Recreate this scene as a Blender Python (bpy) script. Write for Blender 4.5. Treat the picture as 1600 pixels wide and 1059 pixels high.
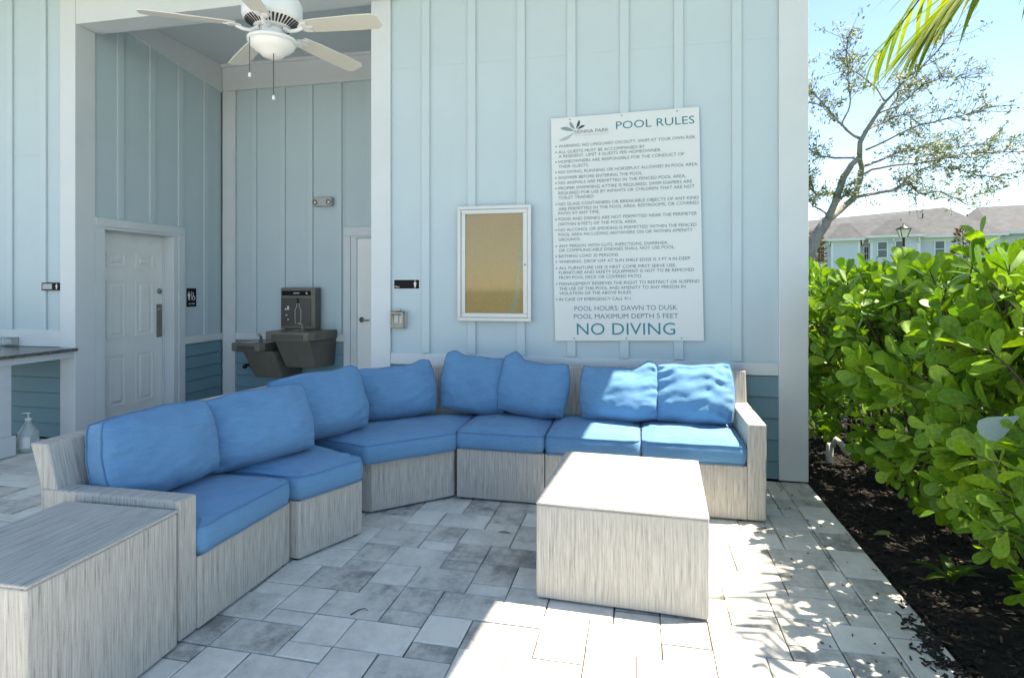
import bpy, math, random
from mathutils import Vector, Matrix, noise
R = math.radians
scene = bpy.context.scene
for o in list(bpy.data.objects): bpy.data.objects.remove(o)
col = scene.collection

# ------------------------------------------------------------------ camera
cd = bpy.data.cameras.new('camera'); cam = bpy.data.objects.new('camera', cd); col.objects.link(cam)
cam.location = (0, 0, 1.5); cam.rotation_euler = (R(90), 0, R(12.38))
cd.sensor_width = 36; cd.lens = 36 * 922 / 1600; cd.shift_y = -84.7 / 1600
cd.clip_start = 0.05; cd.clip_end = 2000
scene.camera = cam
# ------------------------------------------------------------------ sky, sun, exposure
SUN = Vector((0.40, 0.12, 1.0)).normalized()
elev = math.asin(SUN.z); azim = math.atan2(SUN.x, SUN.y)
w = bpy.data.worlds.new('World'); scene.world = w; w.use_nodes = True
nt = w.node_tree; nt.nodes.clear()
sky = nt.nodes.new('ShaderNodeTexSky'); sky.sky_type = 'NISHITA'; sky.sun_disc = False
sky.sun_elevation = elev; sky.sun_rotation = azim
sky.air_density = 0.9; sky.dust_density = 0.0; sky.ozone_density = 3.0
bg = nt.nodes.new('ShaderNodeBackground'); bg.inputs['Strength'].default_value = 0.10
wo = nt.nodes.new('ShaderNodeOutputWorld')
nt.links.new(sky.outputs[0], bg.inputs[0]); nt.links.new(bg.outputs[0], wo.inputs[0])
sd = bpy.data.lights.new('sun', 'SUN'); sd.energy = 4.5; sd.angle = R(0.53); sd.color = (1, 0.95, 0.88)
sun = bpy.data.objects.new('sun', sd); col.objects.link(sun)
sun.rotation_euler = SUN.to_track_quat('Z', 'Y').to_euler(); sun.location = (6, 3, 14)
scene.view_settings.view_transform = 'Standard'; scene.view_settings.look = 'None'
scene.view_settings.exposure = 1.84; scene.view_settings.gamma = 1.0
scene.view_settings.use_curve_mapping = False
scene.view_settings.use_white_balance = True; scene.view_settings.white_balance_temperature = 7500; scene.view_settings.white_balance_tint = 8

# ------------------------------------------------------------------ materials
MAT = {}
def pm(name, c1, c2=None, rough=0.6, scale=6.0, detail=4, bump=0.0, bscale=60.0, metal=0.0, trans=0.0, spec=0.5, rnd=0.0, alpha=1.0, sheen=0.0):
    """principled paint/stone/metal with noise colour drift, optional per-object drift and fine bump"""
    m = bpy.data.materials.new(name); m.use_nodes = True; n = m.node_tree.nodes; l = m.node_tree.links
    p = n['Principled BSDF']; p.inputs['Roughness'].default_value = rough; p.inputs['Metallic'].default_value = metal
    p.inputs['Specular IOR Level'].default_value = spec
    if trans: p.inputs['Transmission Weight'].default_value = trans
    if sheen: p.inputs['Sheen Weight'].default_value = sheen
    if alpha < 1: p.inputs['Alpha'].default_value = alpha
    tc = n.new('ShaderNodeTexCoord')
    c2 = c2 or tuple(x * 0.88 for x in c1)
    nz = n.new('ShaderNodeTexNoise'); nz.inputs['Scale'].default_value = scale; nz.inputs['Detail'].default_value = detail
    nz.inputs['Roughness'].default_value = 0.65
    l.new(tc.outputs['Object'], nz.inputs['Vector'])
    rp = n.new('ShaderNodeValToRGB'); rp.color_ramp.elements[0].position = 0.32; rp.color_ramp.elements[1].position = 0.68
    rp.color_ramp.elements[0].color = (*c2, 1); rp.color_ramp.elements[1].color = (*c1, 1)
    fac = nz.outputs['Fac']
    if rnd:
        oi = n.new('ShaderNodeObjectInfo')
        ma = n.new('ShaderNodeMath'); ma.operation = 'MULTIPLY_ADD'; ma.inputs[1].default_value = rnd; 
        l.new(oi.outputs['Random'], ma.inputs[0]); l.new(fac, ma.inputs[2])
        ms = n.new('ShaderNodeMath'); ms.operation = 'SUBTRACT'; ms.inputs[1].default_value = rnd / 2
        l.new(ma.outputs[0], ms.inputs[0]); fac = ms.outputs[0]
    l.new(fac, rp.inputs[0]); l.new(rp.outputs[0], p.inputs['Base Color'])
    if bump:
        nb = n.new('ShaderNodeTexNoise'); nb.inputs['Scale'].default_value = bscale; nb.inputs['Detail'].default_value = 3
        l.new(tc.outputs['Object'], nb.inputs['Vector'])
        b = n.new('ShaderNodeBump'); b.inputs['Strength'].default_value = bump; b.inputs['Distance'].default_value = 0.01
        l.new(nb.outputs['Fac'], b.inputs['Height']); l.new(b.outputs[0], p.inputs['Normal'])
    MAT[name] = m; return m

pm('panel_blue', (.475, .572, .615), (.45, .548, .592), rough=.62, scale=1.6, bump=.05, bscale=90)
pm('batten_blue', (.495, .587, .625), (.47, .562, .60), rough=.62, scale=2.2, bump=.05, bscale=90)
pm('trim_white', (.62, .655, .675), (.58, .615, .635), rough=.55, scale=2.5, bump=.05, bscale=70)
pm('lap_teal', (.155, .285, .345), (.135, .255, .31), rough=.6, scale=3, bump=.08, bscale=80, rnd=.25)
pm('door_white', (.80, .80, .79), (.72, .72, .71), rough=.5, scale=3.0, detail=6)
pm('ceiling_grey', (.50, .55, .57), (.47, .52, .54), rough=.7, scale=1.5)
pm('dark_metal', (.10, .095, .085), (.07, .066, .06), rough=.4, metal=.7, scale=5)
pm('fountain_metal', (.16, .145, .12), (.13, .118, .10), rough=.42, metal=.25, scale=4)
pm('fountain_black', (.06, .056, .05), rough=.35, scale=4)
pm('steel', (.45, .44, .42), (.35, .34, .32), rough=.3, metal=1.0, scale=8)
pm('nickel', (.30, .29, .27), (.22, .21, .2), rough=.35, metal=.9, scale=9)
pm('aluminium', (.62, .63, .62), (.55, .56, .55), rough=.42, metal=.25, scale=3)
pm('cork', (.66, .37, .16), (.58, .32, .13), rough=.85, scale=60, detail=6, bump=.15, bscale=200)
pm('cork_film', (.50, .37, .22), (.44, .32, .18), rough=.35, scale=14)
pm('sign_panel', (.66, .69, .69), (.62, .655, .655), rough=.45, scale=1.2)
pm('ink_grey', (.03, .075, .09), (.027, .068, .082), rough=.6, scale=30)
pm('ink_faded', (.36, .43, .44), rough=.6, scale=30)
pm('ink_teal', (.010, .16, .20), (.009, .14, .18), rough=.55)
pm('ink_bright', (.008, .21, .27), (.007, .19, .245), rough=.55)
pm('ink_black', (.03, .04, .045), rough=.6)
pm('leaf_grey', (.22, .30, .31), rough=.6)
pm('leaf_pale', (.42, .47, .47), rough=.6)
pm('black_plastic', (.008, .008, .008), (.012, .012, .012), rough=.6, spec=.15)
pm('white_ink', (.75, .75, .73), rough=.5)
pm('grey_plastic', (.42, .43, .42), (.36, .37, .36), rough=.4)
pm('white_plastic', (.75, .75, .74), (.7, .7, .69), rough=.35)
pm('blade_cream', (.64, .62, .55), (.59, .57, .50), rough=.5, scale=3)
pm('frosted', (.80, .79, .76), (.76, .75, .73), rough=.35, scale=3)
pm('granite', (.16, .16, .155), (.03, .03, .03), rough=.25, scale=70, detail=2)
pm('jug_plastic', (.72, .80, .80), (.66, .75, .75), rough=.3, trans=.55)
pm('asphalt_shingle', (.10, .104, .11), (.066, .069, .074), rough=.95, scale=1.4, detail=8)
pm('far_blue', (.56, .615, .68), (.53, .585, .65), rough=.8, scale=.6)
pm('far_white', (.72, .74, .75), (.68, .70, .72), rough=.7, scale=.6)
pm('pane_dark', (.02, .026, .03), (.012, .016, .02), rough=.2, scale=1, spec=.2)
pm('pane_blind', (.15, .185, .19), (.12, .15, .155), rough=.3, scale=1, spec=.2)
pm('lamp_black', (.015, .015, .016), rough=.4)
pm('bark_grey', (.30, .275, .25), (.17, .155, .14), rough=.95, scale=5, detail=8, bump=.5, bscale=14)
pm('bark_brown', (.06, .045, .03), (.03, .022, .016), rough=.9, scale=12, bump=.4, bscale=40)
pm('soil', (.018, .013, .009), (.008, .006, .004), rough=1, scale=9, detail=8, bump=.8, bscale=30)
pm('chip', (.024, .016, .011), (.008, .006, .0045), rough=.95, scale=25)
pm('chip_pale', (.20, .13, .085), (.10, .065, .04), rough=.95, scale=25)
pm('lawn', (.06, .10, .025), (.035, .065, .015), rough=1, scale=.7, detail=8, bump=.4, bscale=20)
pm('sand_joint', (.09, .08, .066), (.04, .036, .03), rough=1, scale=40)
pm('concrete', (.40, .405, .405), (.35, .355, .355), rough=.9, scale=2)
pm('roof_soffit', (.80, .82, .84), (.76, .78, .80), rough=.7, scale=2)
pm('dry_leaf', (.10, .055, .03), (.05, .03, .018), rough=.8, scale=30)
pm('pvc', (.70, .70, .68), rough=.4)
pm('wire', (.02, .02, .02), rough=.5)

def leafmat(name, c1, c2, back=0.45, rough=.48):
    m = bpy.data.materials.new(name); m.use_nodes = True; n = m.node_tree.nodes; l = m.node_tree.links; n.clear()
    o = n.new('ShaderNodeOutputMaterial'); p = n.new('ShaderNodeBsdfPrincipled'); t = n.new('ShaderNodeBsdfTranslucent'); mx = n.new('ShaderNodeMixShader')
    tc = n.new('ShaderNodeTexCoord'); nz = n.new('ShaderNodeTexNoise'); nz.inputs['Scale'].default_value = 9; oi = n.new('ShaderNodeObjectInfo')
    g = n.new('ShaderNodeNewGeometry')
    l.new(tc.outputs['Object'], nz.inputs['Vector'])
    ad = n.new('ShaderNodeMath'); ad.operation = 'ADD'; l.new(nz.outputs['Fac'], ad.inputs[0])
    sc = n.new('ShaderNodeMath'); sc.operation = 'MULTIPLY_ADD'; sc.inputs[1].default_value = .5; sc.inputs[2].default_value = -.25
    isl = n.new('ShaderNodeMath'); isl.operation = 'ADD'
    l.new(g.outputs['Random Per Island'], isl.inputs[0]); l.new(oi.outputs['Random'], isl.inputs[1])
    fr = n.new('ShaderNodeMath'); fr.operation = 'FRACT'; l.new(isl.outputs[0], fr.inputs[0])
    l.new(fr.outputs[0], sc.inputs[0]); l.new(sc.outputs[0], ad.inputs[1])
    rp = n.new('ShaderNodeValToRGB'); rp.color_ramp.elements[0].position = .25; rp.color_ramp.elements[1].position = .75
    rp.color_ramp.elements[0].color = (*c1, 1); rp.color_ramp.elements[1].color = (*c2, 1)
    ye = rp.color_ramp.elements.new(.95); ye.color = (min(1, c2[0] * 1.7), c2[1] * 1.05, c2[2] * 1.3, 1)
    l.new(ad.outputs[0], rp.inputs[0]); l.new(rp.outputs[0], p.inputs['Base Color'])
    br = n.new('ShaderNodeMixRGB'); br.blend_type = 'MULTIPLY'; br.inputs[0].default_value = 1; br.inputs[2].default_value = (1.9, 1.75, .5, 1)
    l.new(rp.outputs[0], br.inputs[1]); l.new(br.outputs[0], t.inputs['Color'])
    p.inputs['Roughness'].default_value = rough; p.inputs['Specular IOR Level'].default_value = .3; mx.inputs[0].default_value = back
    l.new(p.outputs[0], mx.inputs[1]); l.new(t.outputs[0], mx.inputs[2]); l.new(mx.outputs[0], o.inputs[0])
    MAT[name] = m
leafmat('hedge_leaf', (.06, .155, .014), (.18, .32, .028), back=.27)
leafmat('palm_leaf', (.075, .14, .014), (.19, .24, .025), back=.5)
leafmat('tree_leaf', (.09, .125, .04), (.17, .21, .085), back=.4, rough=.5)
leafmat('plant_leaf', (.04, .09, .018), (.09, .16, .03))
leafmat('rust_leaf', (.06, .045, .02), (.13, .075, .03), back=.2)
pm('leaf_glint', (.17, .25, .25), (.08, .15, .15), rough=.6, scale=45)  # light reflected off one hedge leaf, put into its colour
pm('fallen_leaf', (.20, .28, .06), (.14, .2, .04), rough=.5, scale=30)

def wicker(name):
    """woven outdoor cloth: streaks that run along V of the UV map (metres)"""
    m = bpy.data.materials.new(name); m.use_nodes = True; n = m.node_tree.nodes; l = m.node_tree.links
    p = n['Principled BSDF']; p.inputs['Roughness'].default_value = .75; p.inputs['Specular IOR Level'].default_value = .25
    uv = n.new('ShaderNodeUVMap'); uv.uv_map = 'UVMap'
    def nz(su, sv, det):
        mp = n.new('ShaderNodeMapping'); mp.inputs['Scale'].default_value = (su, sv, 1); l.new(uv.outputs[0], mp.inputs['Vector'])
        t = n.new('ShaderNodeTexNoise'); t.inputs['Scale'].default_value = 1; t.inputs['Detail'].default_value = det; t.inputs['Roughness'].default_value = .7
        l.new(mp.outputs[0], t.inputs['Vector']); return t.outputs['Fac']
    a = nz(270, 7, 3); b = nz(95, 2.4, 2); c = nz(420, 160, 2); d0 = nz(3, 2, 3)
    def mth(op, x, y):
        k = n.new('ShaderNodeMath'); k.operation = op
        for i, v in enumerate((x, y)):
            if isinstance(v, (int, float)): k.inputs[i].default_value = v
            else: l.new(v, k.inputs[i])
        return k.outputs[0]
    s = mth('ADD', mth('MULTIPLY', a, .52), mth('ADD', mth('MULTIPLY', b, .3), mth('ADD', mth('MULTIPLY', c, .12), mth('MULTIPLY', d0, .06))))
    rp = n.new('ShaderNodeValToRGB'); e = rp.color_ramp.elements
    e[0].position = .36; e[0].color = (.20, .188, .170, 1); e[1].position = .62; e[1].color = (.56, .54, .50, 1)
    k = e.new(.48); k.color = (.405, .388, .356, 1)
    l.new(s, rp.inputs[0]); l.new(rp.outputs[0], p.inputs['Base Color'])
    bp = n.new('ShaderNodeBump'); bp.inputs['Strength'].default_value = .35; bp.inputs['Distance'].default_value = .004
    l.new(s, bp.inputs['Height']); l.new(bp.outputs[0], p.inputs['Normal'])
    MAT[name] = m
wicker('woven_cloth')

def fabric(name, c1, c2, faded):
    m = bpy.data.materials.new(name); m.use_nodes = True; n = m.node_tree.nodes; l = m.node_tree.links
    p = n['Principled BSDF']; p.inputs['Roughness'].default_value = .88; p.inputs['Specular IOR Level'].default_value = .2
    p.inputs['Sheen Weight'].default_value = .15
    tc = n.new('ShaderNodeTexCoord')
    def tex(scale, det, mpv=None):
        t = n.new('ShaderNodeTexNoise'); t.inputs['Scale'].default_value = scale; t.inputs['Detail'].default_value = det
        if mpv:
            mp = n.new('ShaderNodeMapping'); mp.inputs['Scale'].default_value = mpv; l.new(tc.outputs['Object'], mp.inputs[0]); l.new(mp.outputs[0], t.inputs[0])
        else: l.new(tc.outputs['Object'], t.inputs[0])
        return t.outputs['Fac']
    big = tex(3.5, 5); weave = tex(1, 2, (260, 260, 60)); slub = tex(1, 2, (14, 14, 160))
    r1 = n.new('ShaderNodeValToRGB'); r1.color_ramp.elements[0].position = .3; r1.color_ramp.elements[1].position = .72
    r1.color_ramp.elements[0].color = (*c2, 1); r1.color_ramp.elements[1].color = (*c1, 1); l.new(big, r1.inputs[0])
    mx = n.new('ShaderNodeMixRGB'); mx.inputs[2].default_value = (*faded, 1); l.new(r1.outputs[0], mx.inputs[1])
    k = n.new('ShaderNodeMath'); k.operation = 'ADD'; l.new(weave, k.inputs[0]); l.new(slub, k.inputs[1])
    mr = n.new('ShaderNodeMapRange'); mr.inputs[1].default_value = .75; mr.inputs[2].default_value = 1.4; mr.inputs[4].default_value = .45
    l.new(k.outputs[0], mr.inputs[0]); l.new(mr.outputs[0], mx.inputs[0]); l.new(mx.outputs[0], p.inputs['Base Color'])
    b = n.new('ShaderNodeBump'); b.inputs['Strength'].default_value = .25; b.inputs['Distance'].default_value = .002
    l.new(k.outputs[0], b.inputs['Height']); l.new(b.outputs[0], p.inputs['Normal'])
    MAT[name] = m
fabric('blue_fabric', (.10, .25, .435), (.082, .215, .385), (.175, .345, .525))
fabric('blue_cord', (.085, .20, .35), (.07, .17, .31), (.12, .25, .4))

def paver_mat():
    m = bpy.data.materials.new('paver_stone'); m.use_nodes = True; n = m.node_tree.nodes; l = m.node_tree.links
    p = n['Principled BSDF']; p.inputs['Roughness'].default_value = .85; p.inputs['Specular IOR Level'].default_value = .3
    tc = n.new('ShaderNodeTexCoord'); oi = n.new('ShaderNodeObjectInfo'); g = n.new('ShaderNodeNewGeometry')
    ad = n.new('ShaderNodeMath'); ad.operation = 'ADD'; l.new(oi.outputs['Random'], ad.inputs[0]); l.new(g.outputs['Random Per Island'], ad.inputs[1])
    fr = n.new('ShaderNodeMath'); fr.operation = 'FRACT'; l.new(ad.outputs[0], fr.inputs[0])
    wn = n.new('ShaderNodeTexWhiteNoise'); wn.noise_dimensions = '1D'; l.new(fr.outputs[0], wn.inputs['W'])
    off = n.new('ShaderNodeVectorMath'); off.operation = 'MULTIPLY_ADD'; off.inputs[1].default_value = (30, 30, 30)
    l.new(wn.outputs['Color'], off.inputs[0]); l.new(tc.outputs['Object'], off.inputs[2])
    def tex(sc, det, ro=.6, mp=(1, 1, 1)):
        q = n.new('ShaderNodeMapping'); q.inputs['Scale'].default_value = mp; l.new(off.outputs[0], q.inputs[0])
        t = n.new('ShaderNodeTexNoise'); t.inputs['Scale'].default_value = sc; t.inputs['Detail'].default_value = det; t.inputs['Roughness'].default_value = ro
        l.new(q.outputs[0], t.inputs[0]); return t.outputs['Fac']
    big = tex(4.5, 4); mid = tex(24, 6, .75); fine = tex(230, 2); strk = tex(9, 3, .6, (1, .3, 1))
    def mth(op, x, y):
        k = n.new('ShaderNodeMath'); k.operation = op
        for i, v in enumerate((x, y)):
            if isinstance(v, (int, float)): k.inputs[i].default_value = v
            else: l.new(v, k.inputs[i])
        return k.outputs[0]
    s = mth('ADD', mth('MULTIPLY', big, .55), mth('ADD', mth('MULTIPLY', mid, .36), mth('ADD', mth('MULTIPLY', fine, .10), mth('MULTIPLY', strk, .30))))
    s = mth('ADD', s, mth('MULTIPLY', mth('SUBTRACT', wn.outputs['Value'], .45), .30))
    rp = n.new('ShaderNodeValToRGB'); e = rp.color_ramp.elements
    e[0].position = .44; e[0].color = (.25, .245, .23, 1); e[1].position = .84; e[1].color = (.72, .70, .645, 1)
    k = e.new(.60); k.color = (.53, .515, .475, 1)
    l.new(s, rp.inputs[0]); l.new(rp.outputs[0], p.inputs['Base Color'])
    b = n.new('ShaderNodeBump'); b.inputs['Strength'].default_value = .5; b.inputs['Distance'].default_value = .004
    l.new(mth('ADD', mid, mth('MULTIPLY', fine, .6)), b.inputs['Height']); l.new(b.outputs[0], p.inputs['Normal'])
    MAT['paver_stone'] = m
paver_mat()
def glassmat(name, alpha, tint=(.9, .95, .95)):
    m = bpy.data.materials.new(name); m.use_nodes = True; n = m.node_tree.nodes; l = m.node_tree.links; n.clear()
    o = n.new('ShaderNodeOutputMaterial'); t = n.new('ShaderNodeBsdfTransparent'); gl = n.new('ShaderNodeBsdfGlossy'); mx = n.new('ShaderNodeMixShader'); f = n.new('ShaderNodeFresnel')
    f.inputs['IOR'].default_value = 1.45; t.inputs[0].default_value = (*tint, 1); gl.inputs['Roughness'].default_value = .05
    ad = n.new('ShaderNodeMath'); ad.operation = 'ADD'; ad.inputs[1].default_value = alpha; l.new(f.outputs[0], ad.inputs[0])
    hf = n.new('ShaderNodeMath'); hf.operation = 'MULTIPLY'; hf.inputs[1].default_value = .6; l.new(ad.outputs[0], hf.inputs[0])
    l.new(hf.outputs[0], mx.inputs[0]); l.new(t.outputs[0], mx.inputs[1]); l.new(gl.outputs[0], mx.inputs[2]); l.new(mx.outputs[0], o.inputs[0])
    MAT[name] = m
glassmat('clear_glass', .02); glassmat('clear_cover', .10, (.8, .84, .84))

# ------------------------------------------------------------------ mesh helpers
class MB:
    def __init__(s): s.v = []; s.f = []
    def add(s, vs, fs):
        b = len(s.v); s.v += [tuple(p) for p in vs]; s.f += [tuple(i + b for i in f) for f in fs]; return s
    def box(s, x0, x1, y0, y1, z0, z1):
        return s.add([(x, y, z) for z in (z0, z1) for y in (y0, y1) for x in (x0, x1)],
                     [(0, 2, 3, 1), (4, 5, 7, 6), (0, 1, 5, 4), (2, 6, 7, 3), (0, 4, 6, 2), (1, 3, 7, 5)])
    def prism(s, poly, z0, z1):
        n = len(poly)
        s.add([(x, y, z0) for x, y in poly] + [(x, y, z1) for x, y in poly],
              [tuple(range(n - 1, -1, -1)), tuple(range(n, 2 * n))] + [(i, (i + 1) % n, n + (i + 1) % n, n + i) for i in range(n)]); return s
    def hull8(s, b, t):   # two quads (bottom, top), both counter-clockwise from above
        return s.add(list(b) + list(t), [(3, 2, 1, 0), (4, 5, 6, 7), (0, 1, 5, 4), (1, 2, 6, 5), (2, 3, 7, 6), (3, 0, 4, 7)])
    def tube(s, pts, rad, n=8, closed=False, caps=True):
        pts = [Vector(p) for p in pts]; m = len(pts)
        if not hasattr(rad, '__len__'): rad = [rad] * m
        up = None; vs = []; fs = []
        for i, p in enumerate(pts):
            a = pts[(i - 1) % m] if (closed or i > 0) else p; b = pts[(i + 1) % m] if (closed or i < m - 1) else p
            t = (b - a).normalized() if (b - a).length > 1e-9 else Vector((0, 0, 1))
            if up is None: up = t.orthogonal().normalized()
            up = (up - t * up.dot(t)); up = up.normalized() if up.length > 1e-6 else t.orthogonal().normalized()
            q = t.cross(up)
            for k in range(n):
                a_ = 2 * math.pi * k / n; vs.append(p + (up * math.cos(a_) + q * math.sin(a_)) * rad[i])
        for i in range(m if closed else m - 1):
            j = (i + 1) % m
            for k in range(n): fs.append((i * n + k, i * n + (k + 1) % n, j * n + (k + 1) % n, j * n + k))
        if caps and not closed: fs += [tuple(range(n - 1, -1, -1)), tuple(range((m - 1) * n, m * n))]
        return s.add(vs, fs)
    def lathe(s, c, prof, n=24, axis='z'):
        vs = []; fs = []; m = len(prof)
        for r, h in prof:
            for k in range(n):
                a = 2 * math.pi * k / n; x, y = r * math.cos(a), r * math.sin(a)
                q = (x, y, h) if axis == 'z' else ((x, -h, y) if axis == 'y' else (h, x, y))
                vs.append((c[0] + q[0], c[1] + q[1], c[2] + q[2]))
        for i in range(m - 1):
            for k in range(n): fs.append((i * n + k, i * n + (k + 1) % n, (i + 1) * n + (k + 1) % n, (i + 1) * n + k))
        fs += [tuple(range(n - 1, -1, -1)), tuple(range((m - 1) * n, m * n))]
        return s.add(vs, fs)
    def xf(s, M): s.v = [tuple(M @ Vector(p)) for p in s.v]; return s

def world(o):
    return (world(o.parent) @ o.matrix_parent_inverse @ o.matrix_basis) if o.parent else o.matrix_basis.copy()
def adopt(o, p): o.parent = p; o.matrix_parent_inverse = world(p).inverted()
def uvmap(me, tdir):
    uv = me.uv_layers.new(name='UVMap'); td = Vector(tdir)
    for pl in me.polygons:
        nn = pl.normal
        al = td if abs(nn.z) > .75 else Vector((0, 0, 1))
        al = (al - nn * al.dot(nn)); al = al.normalized() if al.length > 1e-6 else nn.orthogonal()
        ac = nn.cross(al); o_ = (abs(nn.x) > .5) * 1.7 + (abs(nn.z) > .75) * 3.1
        for li in pl.loop_indices:
            c = me.vertices[me.loops[li].vertex_index].co
            uv.data[li].uv = (c.dot(ac) + o_, c.dot(al) + o_)
def mk(name, mb, mat, parent=None, smooth=False, bevel=0.0, tdir=None, seg=2, label=None, kind=None):
    if isinstance(mb, MB): vs, fs = mb.v, mb.f
    else: vs, fs = mb
    xs = [p[0] for p in vs]; ys = [p[1] for p in vs]; zs = [p[2] for p in vs]
    c = Vector(((min(xs) + max(xs)) / 2, (min(ys) + max(ys)) / 2, min(zs)))
    me = bpy.data.meshes.new(name); me.from_pydata([tuple(Vector(p) - c) for p in vs], [], fs); me.update()
    if tdir is not None: uvmap(me, tdir)
    me.materials.append(MAT[mat])
    if smooth: me.polygons.foreach_set('use_smooth', [True] * len(me.polygons))
    o = bpy.data.objects.new(name, me); col.objects.link(o); o.location = c
    if parent: adopt(o, parent)
    if bevel:
        b = o.modifiers.new('bevel', 'BEVEL'); b.width = bevel; b.segments = seg; b.limit_method = 'ANGLE'; b.angle_limit = R(40)
    if label: o['label'] = label
    if kind: o['kind'] = kind
    return o
def tag(o, label, cat, group=None):
    o['label'] = label; o['category'] = cat
    if group: o['group'] = group
    return o
def empty(name, loc, label=None, cat=None, group=None, rz=0):
    o = bpy.data.objects.new(name, None); col.objects.link(o); o.location = loc; o.rotation_euler = (0, 0, rz); o.empty_display_size = .2
    if label: tag(o, label, cat, group)
    return o
def struct(o): o['kind'] = 'structure'; return o
def text_mesh(body, width, cap, bold=0.0):
    """built-in font as mesh, lower-left at origin in XZ, scaled to a width and cap height"""
    cu = bpy.data.curves.new('t', 'FONT'); cu.body = body; cu.size = 1; cu.resolution_u = 3; cu.extrude = 0; cu.offset = bold
    ob = bpy.data.objects.new('t', cu); col.objects.link(ob)
    dg = bpy.context.evaluated_depsgraph_get(); dg.update()
    me = bpy.data.meshes.new_from_object(ob.evaluated_get(dg)); bpy.data.objects.remove(ob); bpy.data.curves.remove(cu)
    vs = [v.co.copy() for v in me.vertices]; fs = [tuple(p.vertices) for p in me.polygons]; bpy.data.meshes.remove(me)
    x0 = min(v.x for v in vs); x1 = max(v.x for v in vs); H = .729
    sx = width / (x1 - x0); sy = cap / H
    return [Vector(((v.x - x0) * sx, 0, v.y * sy)) for v in vs], fs
def person_icon(s=1.0):
    m = MB(); n = 10
    m.add([(math.cos(2 * math.pi * k / n) * .09 * s, 0, (.88 + math.sin(2 * math.pi * k / n) * .1) * s) for k in range(n)], [tuple(range(n))])
    m.add([(x * s, 0, z * s) for x, z in ((-.2, .74), (.2, .74), (.2, .42), (.13, .42), (.11, 0), (.015, 0), (0, .38), (-.015, 0), (-.11, 0), (-.13, .42), (-.2, .42))], [tuple(range(10, -1, -1))])
    return m

# ------------------------------------------------------------------ ground, bed, patio
struct(mk('ground', MB().box(-400, 400, -150, 650, -.5, -.10), 'lawn'))
def bumpy(x0, x1, y0, y1, nx, ny, z, amp, sc):
    vs = []; fs = []
    for j in range(ny + 1):
        for i in range(nx + 1):
            x = x0 + (x1 - x0) * i / nx; y = y0 + (y1 - y0) * j / ny
            vs.append((x, y, z + amp * noise.noise((x * sc, y * sc, 3)) + amp * .6 * noise.noise((x * sc * 3, y * sc * 3, 9))))
    for j in range(ny):
        for i in range(nx):
            a = j * (nx + 1) + i; fs.append((a, a + 1, a + nx + 2, a + nx + 1))
    return vs, fs
deck = struct(mk('pool_deck', MB().box(-14, 9, -16, .499, -.3, -.004), 'concrete'))  # unseen deck behind the camera, added to bounce sunlight onto the walls
bed = struct(mk('mulch_bed', bumpy(1.232, 3.6, .6, 10, 60, 200, -.03, .016, 5), 'soil', smooth=True))
random.seed(5)
def chips(nm, mat, cnt, seed, fn, smin, smax):
    random.seed(seed); m = MB()
    for _ in range(cnt):
        x, y, z = fn(); L = random.uniform(smin, smax); W = L * random.uniform(.15, .4); T = random.uniform(.002, .006)
        b = MB().box(-L / 2, L / 2, -W / 2, W / 2, 0, T)
        M = Matrix.Translation((x, y, z)) @ Matrix.Rotation(random.uniform(0, 6.28), 4, 'Z') @ Matrix.Rotation(random.gauss(0, .28), 4, 'X') @ Matrix.Rotation(random.gauss(0, .22), 4, 'Y')
        b.xf(M); m.add(b.v, b.f)
    return m
def bedpt():
    x = 1.25 + 1.9 * random.random() ** 1.3; y = random.uniform(1.8, 6.8); return x, y, -.024 + .012 * noise.noise((x * 5, y * 5, 3)) + random.uniform(0, .012)
mk('mulch', chips('m', 'chip', 6500, 1, bedpt, .015, .055), 'chip', bed, kind='stuff')
mk('mulch', chips('m', 'chip_pale', 320, 2, bedpt, .012, .045), 'chip_pale', bed, kind='stuff')

UX, UY, OX, OY, XE = .1027, .1055, -.945, 2.552, 1.027
patio = struct(mk('patio', MB().box(-9.2, 1.231, .5, 6.78, -.3, -.010), 'sand_joint'))
def paver_geo(w_, d_):
    g = .0026; a, b = w_ / 2 - g, d_ / 2 - g; e = .006
    ring = lambda p, q, z: [(-p, -q, z), (p, -q, z), (p, q, z), (-p, q, z)]
    vs = ring(a, b, -.02) + ring(a, b, -.0035) + ring(a - e, b - e, 0)
    fs = [(8, 9, 10, 11)] + [(i + k, (i + 1) % 4 + k, (i + 1) % 4 + k + 4, i + k + 4) for k in (0, 4) for i in range(4)]
    return vs, fs
def cam_px(x, y, z):
    a = R(12.38); d = y * math.cos(a) - x * math.sin(a); r = x * math.cos(a) + y * math.sin(a)
    return (800 + 922 * r / d, 444.8 - 922 * (z - 1.5) / d, d) if d > .1 else (9e9, 9e9, d)
tiles = []
for m_ in range(-60, 61):
    for n_ in range(-60, 61):
        gx, gy = 2 * m_ + n_, -2 * m_ + 5 * n_
        for (a, b, c, d) in ((0, 0, 3, 2), (1, 2, 3, 3), (1, 3, 3, 5)):
            x0, x1 = OX + (gx + a) * UX, OX + (gx + c) * UX; y0, y1 = OY + (gy + b) * UY, OY + (gy + d) * UY
            x1 = min(x1, XE); y1 = min(y1, 6.69 if -5.0 < x0 and x1 < -2.36 else (4.655 if x1 < -4.9 else 4.838)); y0 = max(y0, .52); x0 = max(x0, -9.1)
            if x1 - x0 > .02 and y1 - y0 > .02: tiles.append((x0, x1, y0, y1))
yb = 4.838; k = 0
for dy in (.29, .21, .22, .215, .24, .33, .315, .21, .32, .21, .105, .32, .21, .32, .21, .32, .21, .11):
    if yb - dy > .5: tiles.append((XE, 1.231, yb - dy, yb)); yb -= dy
near = []; rest = []
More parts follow.
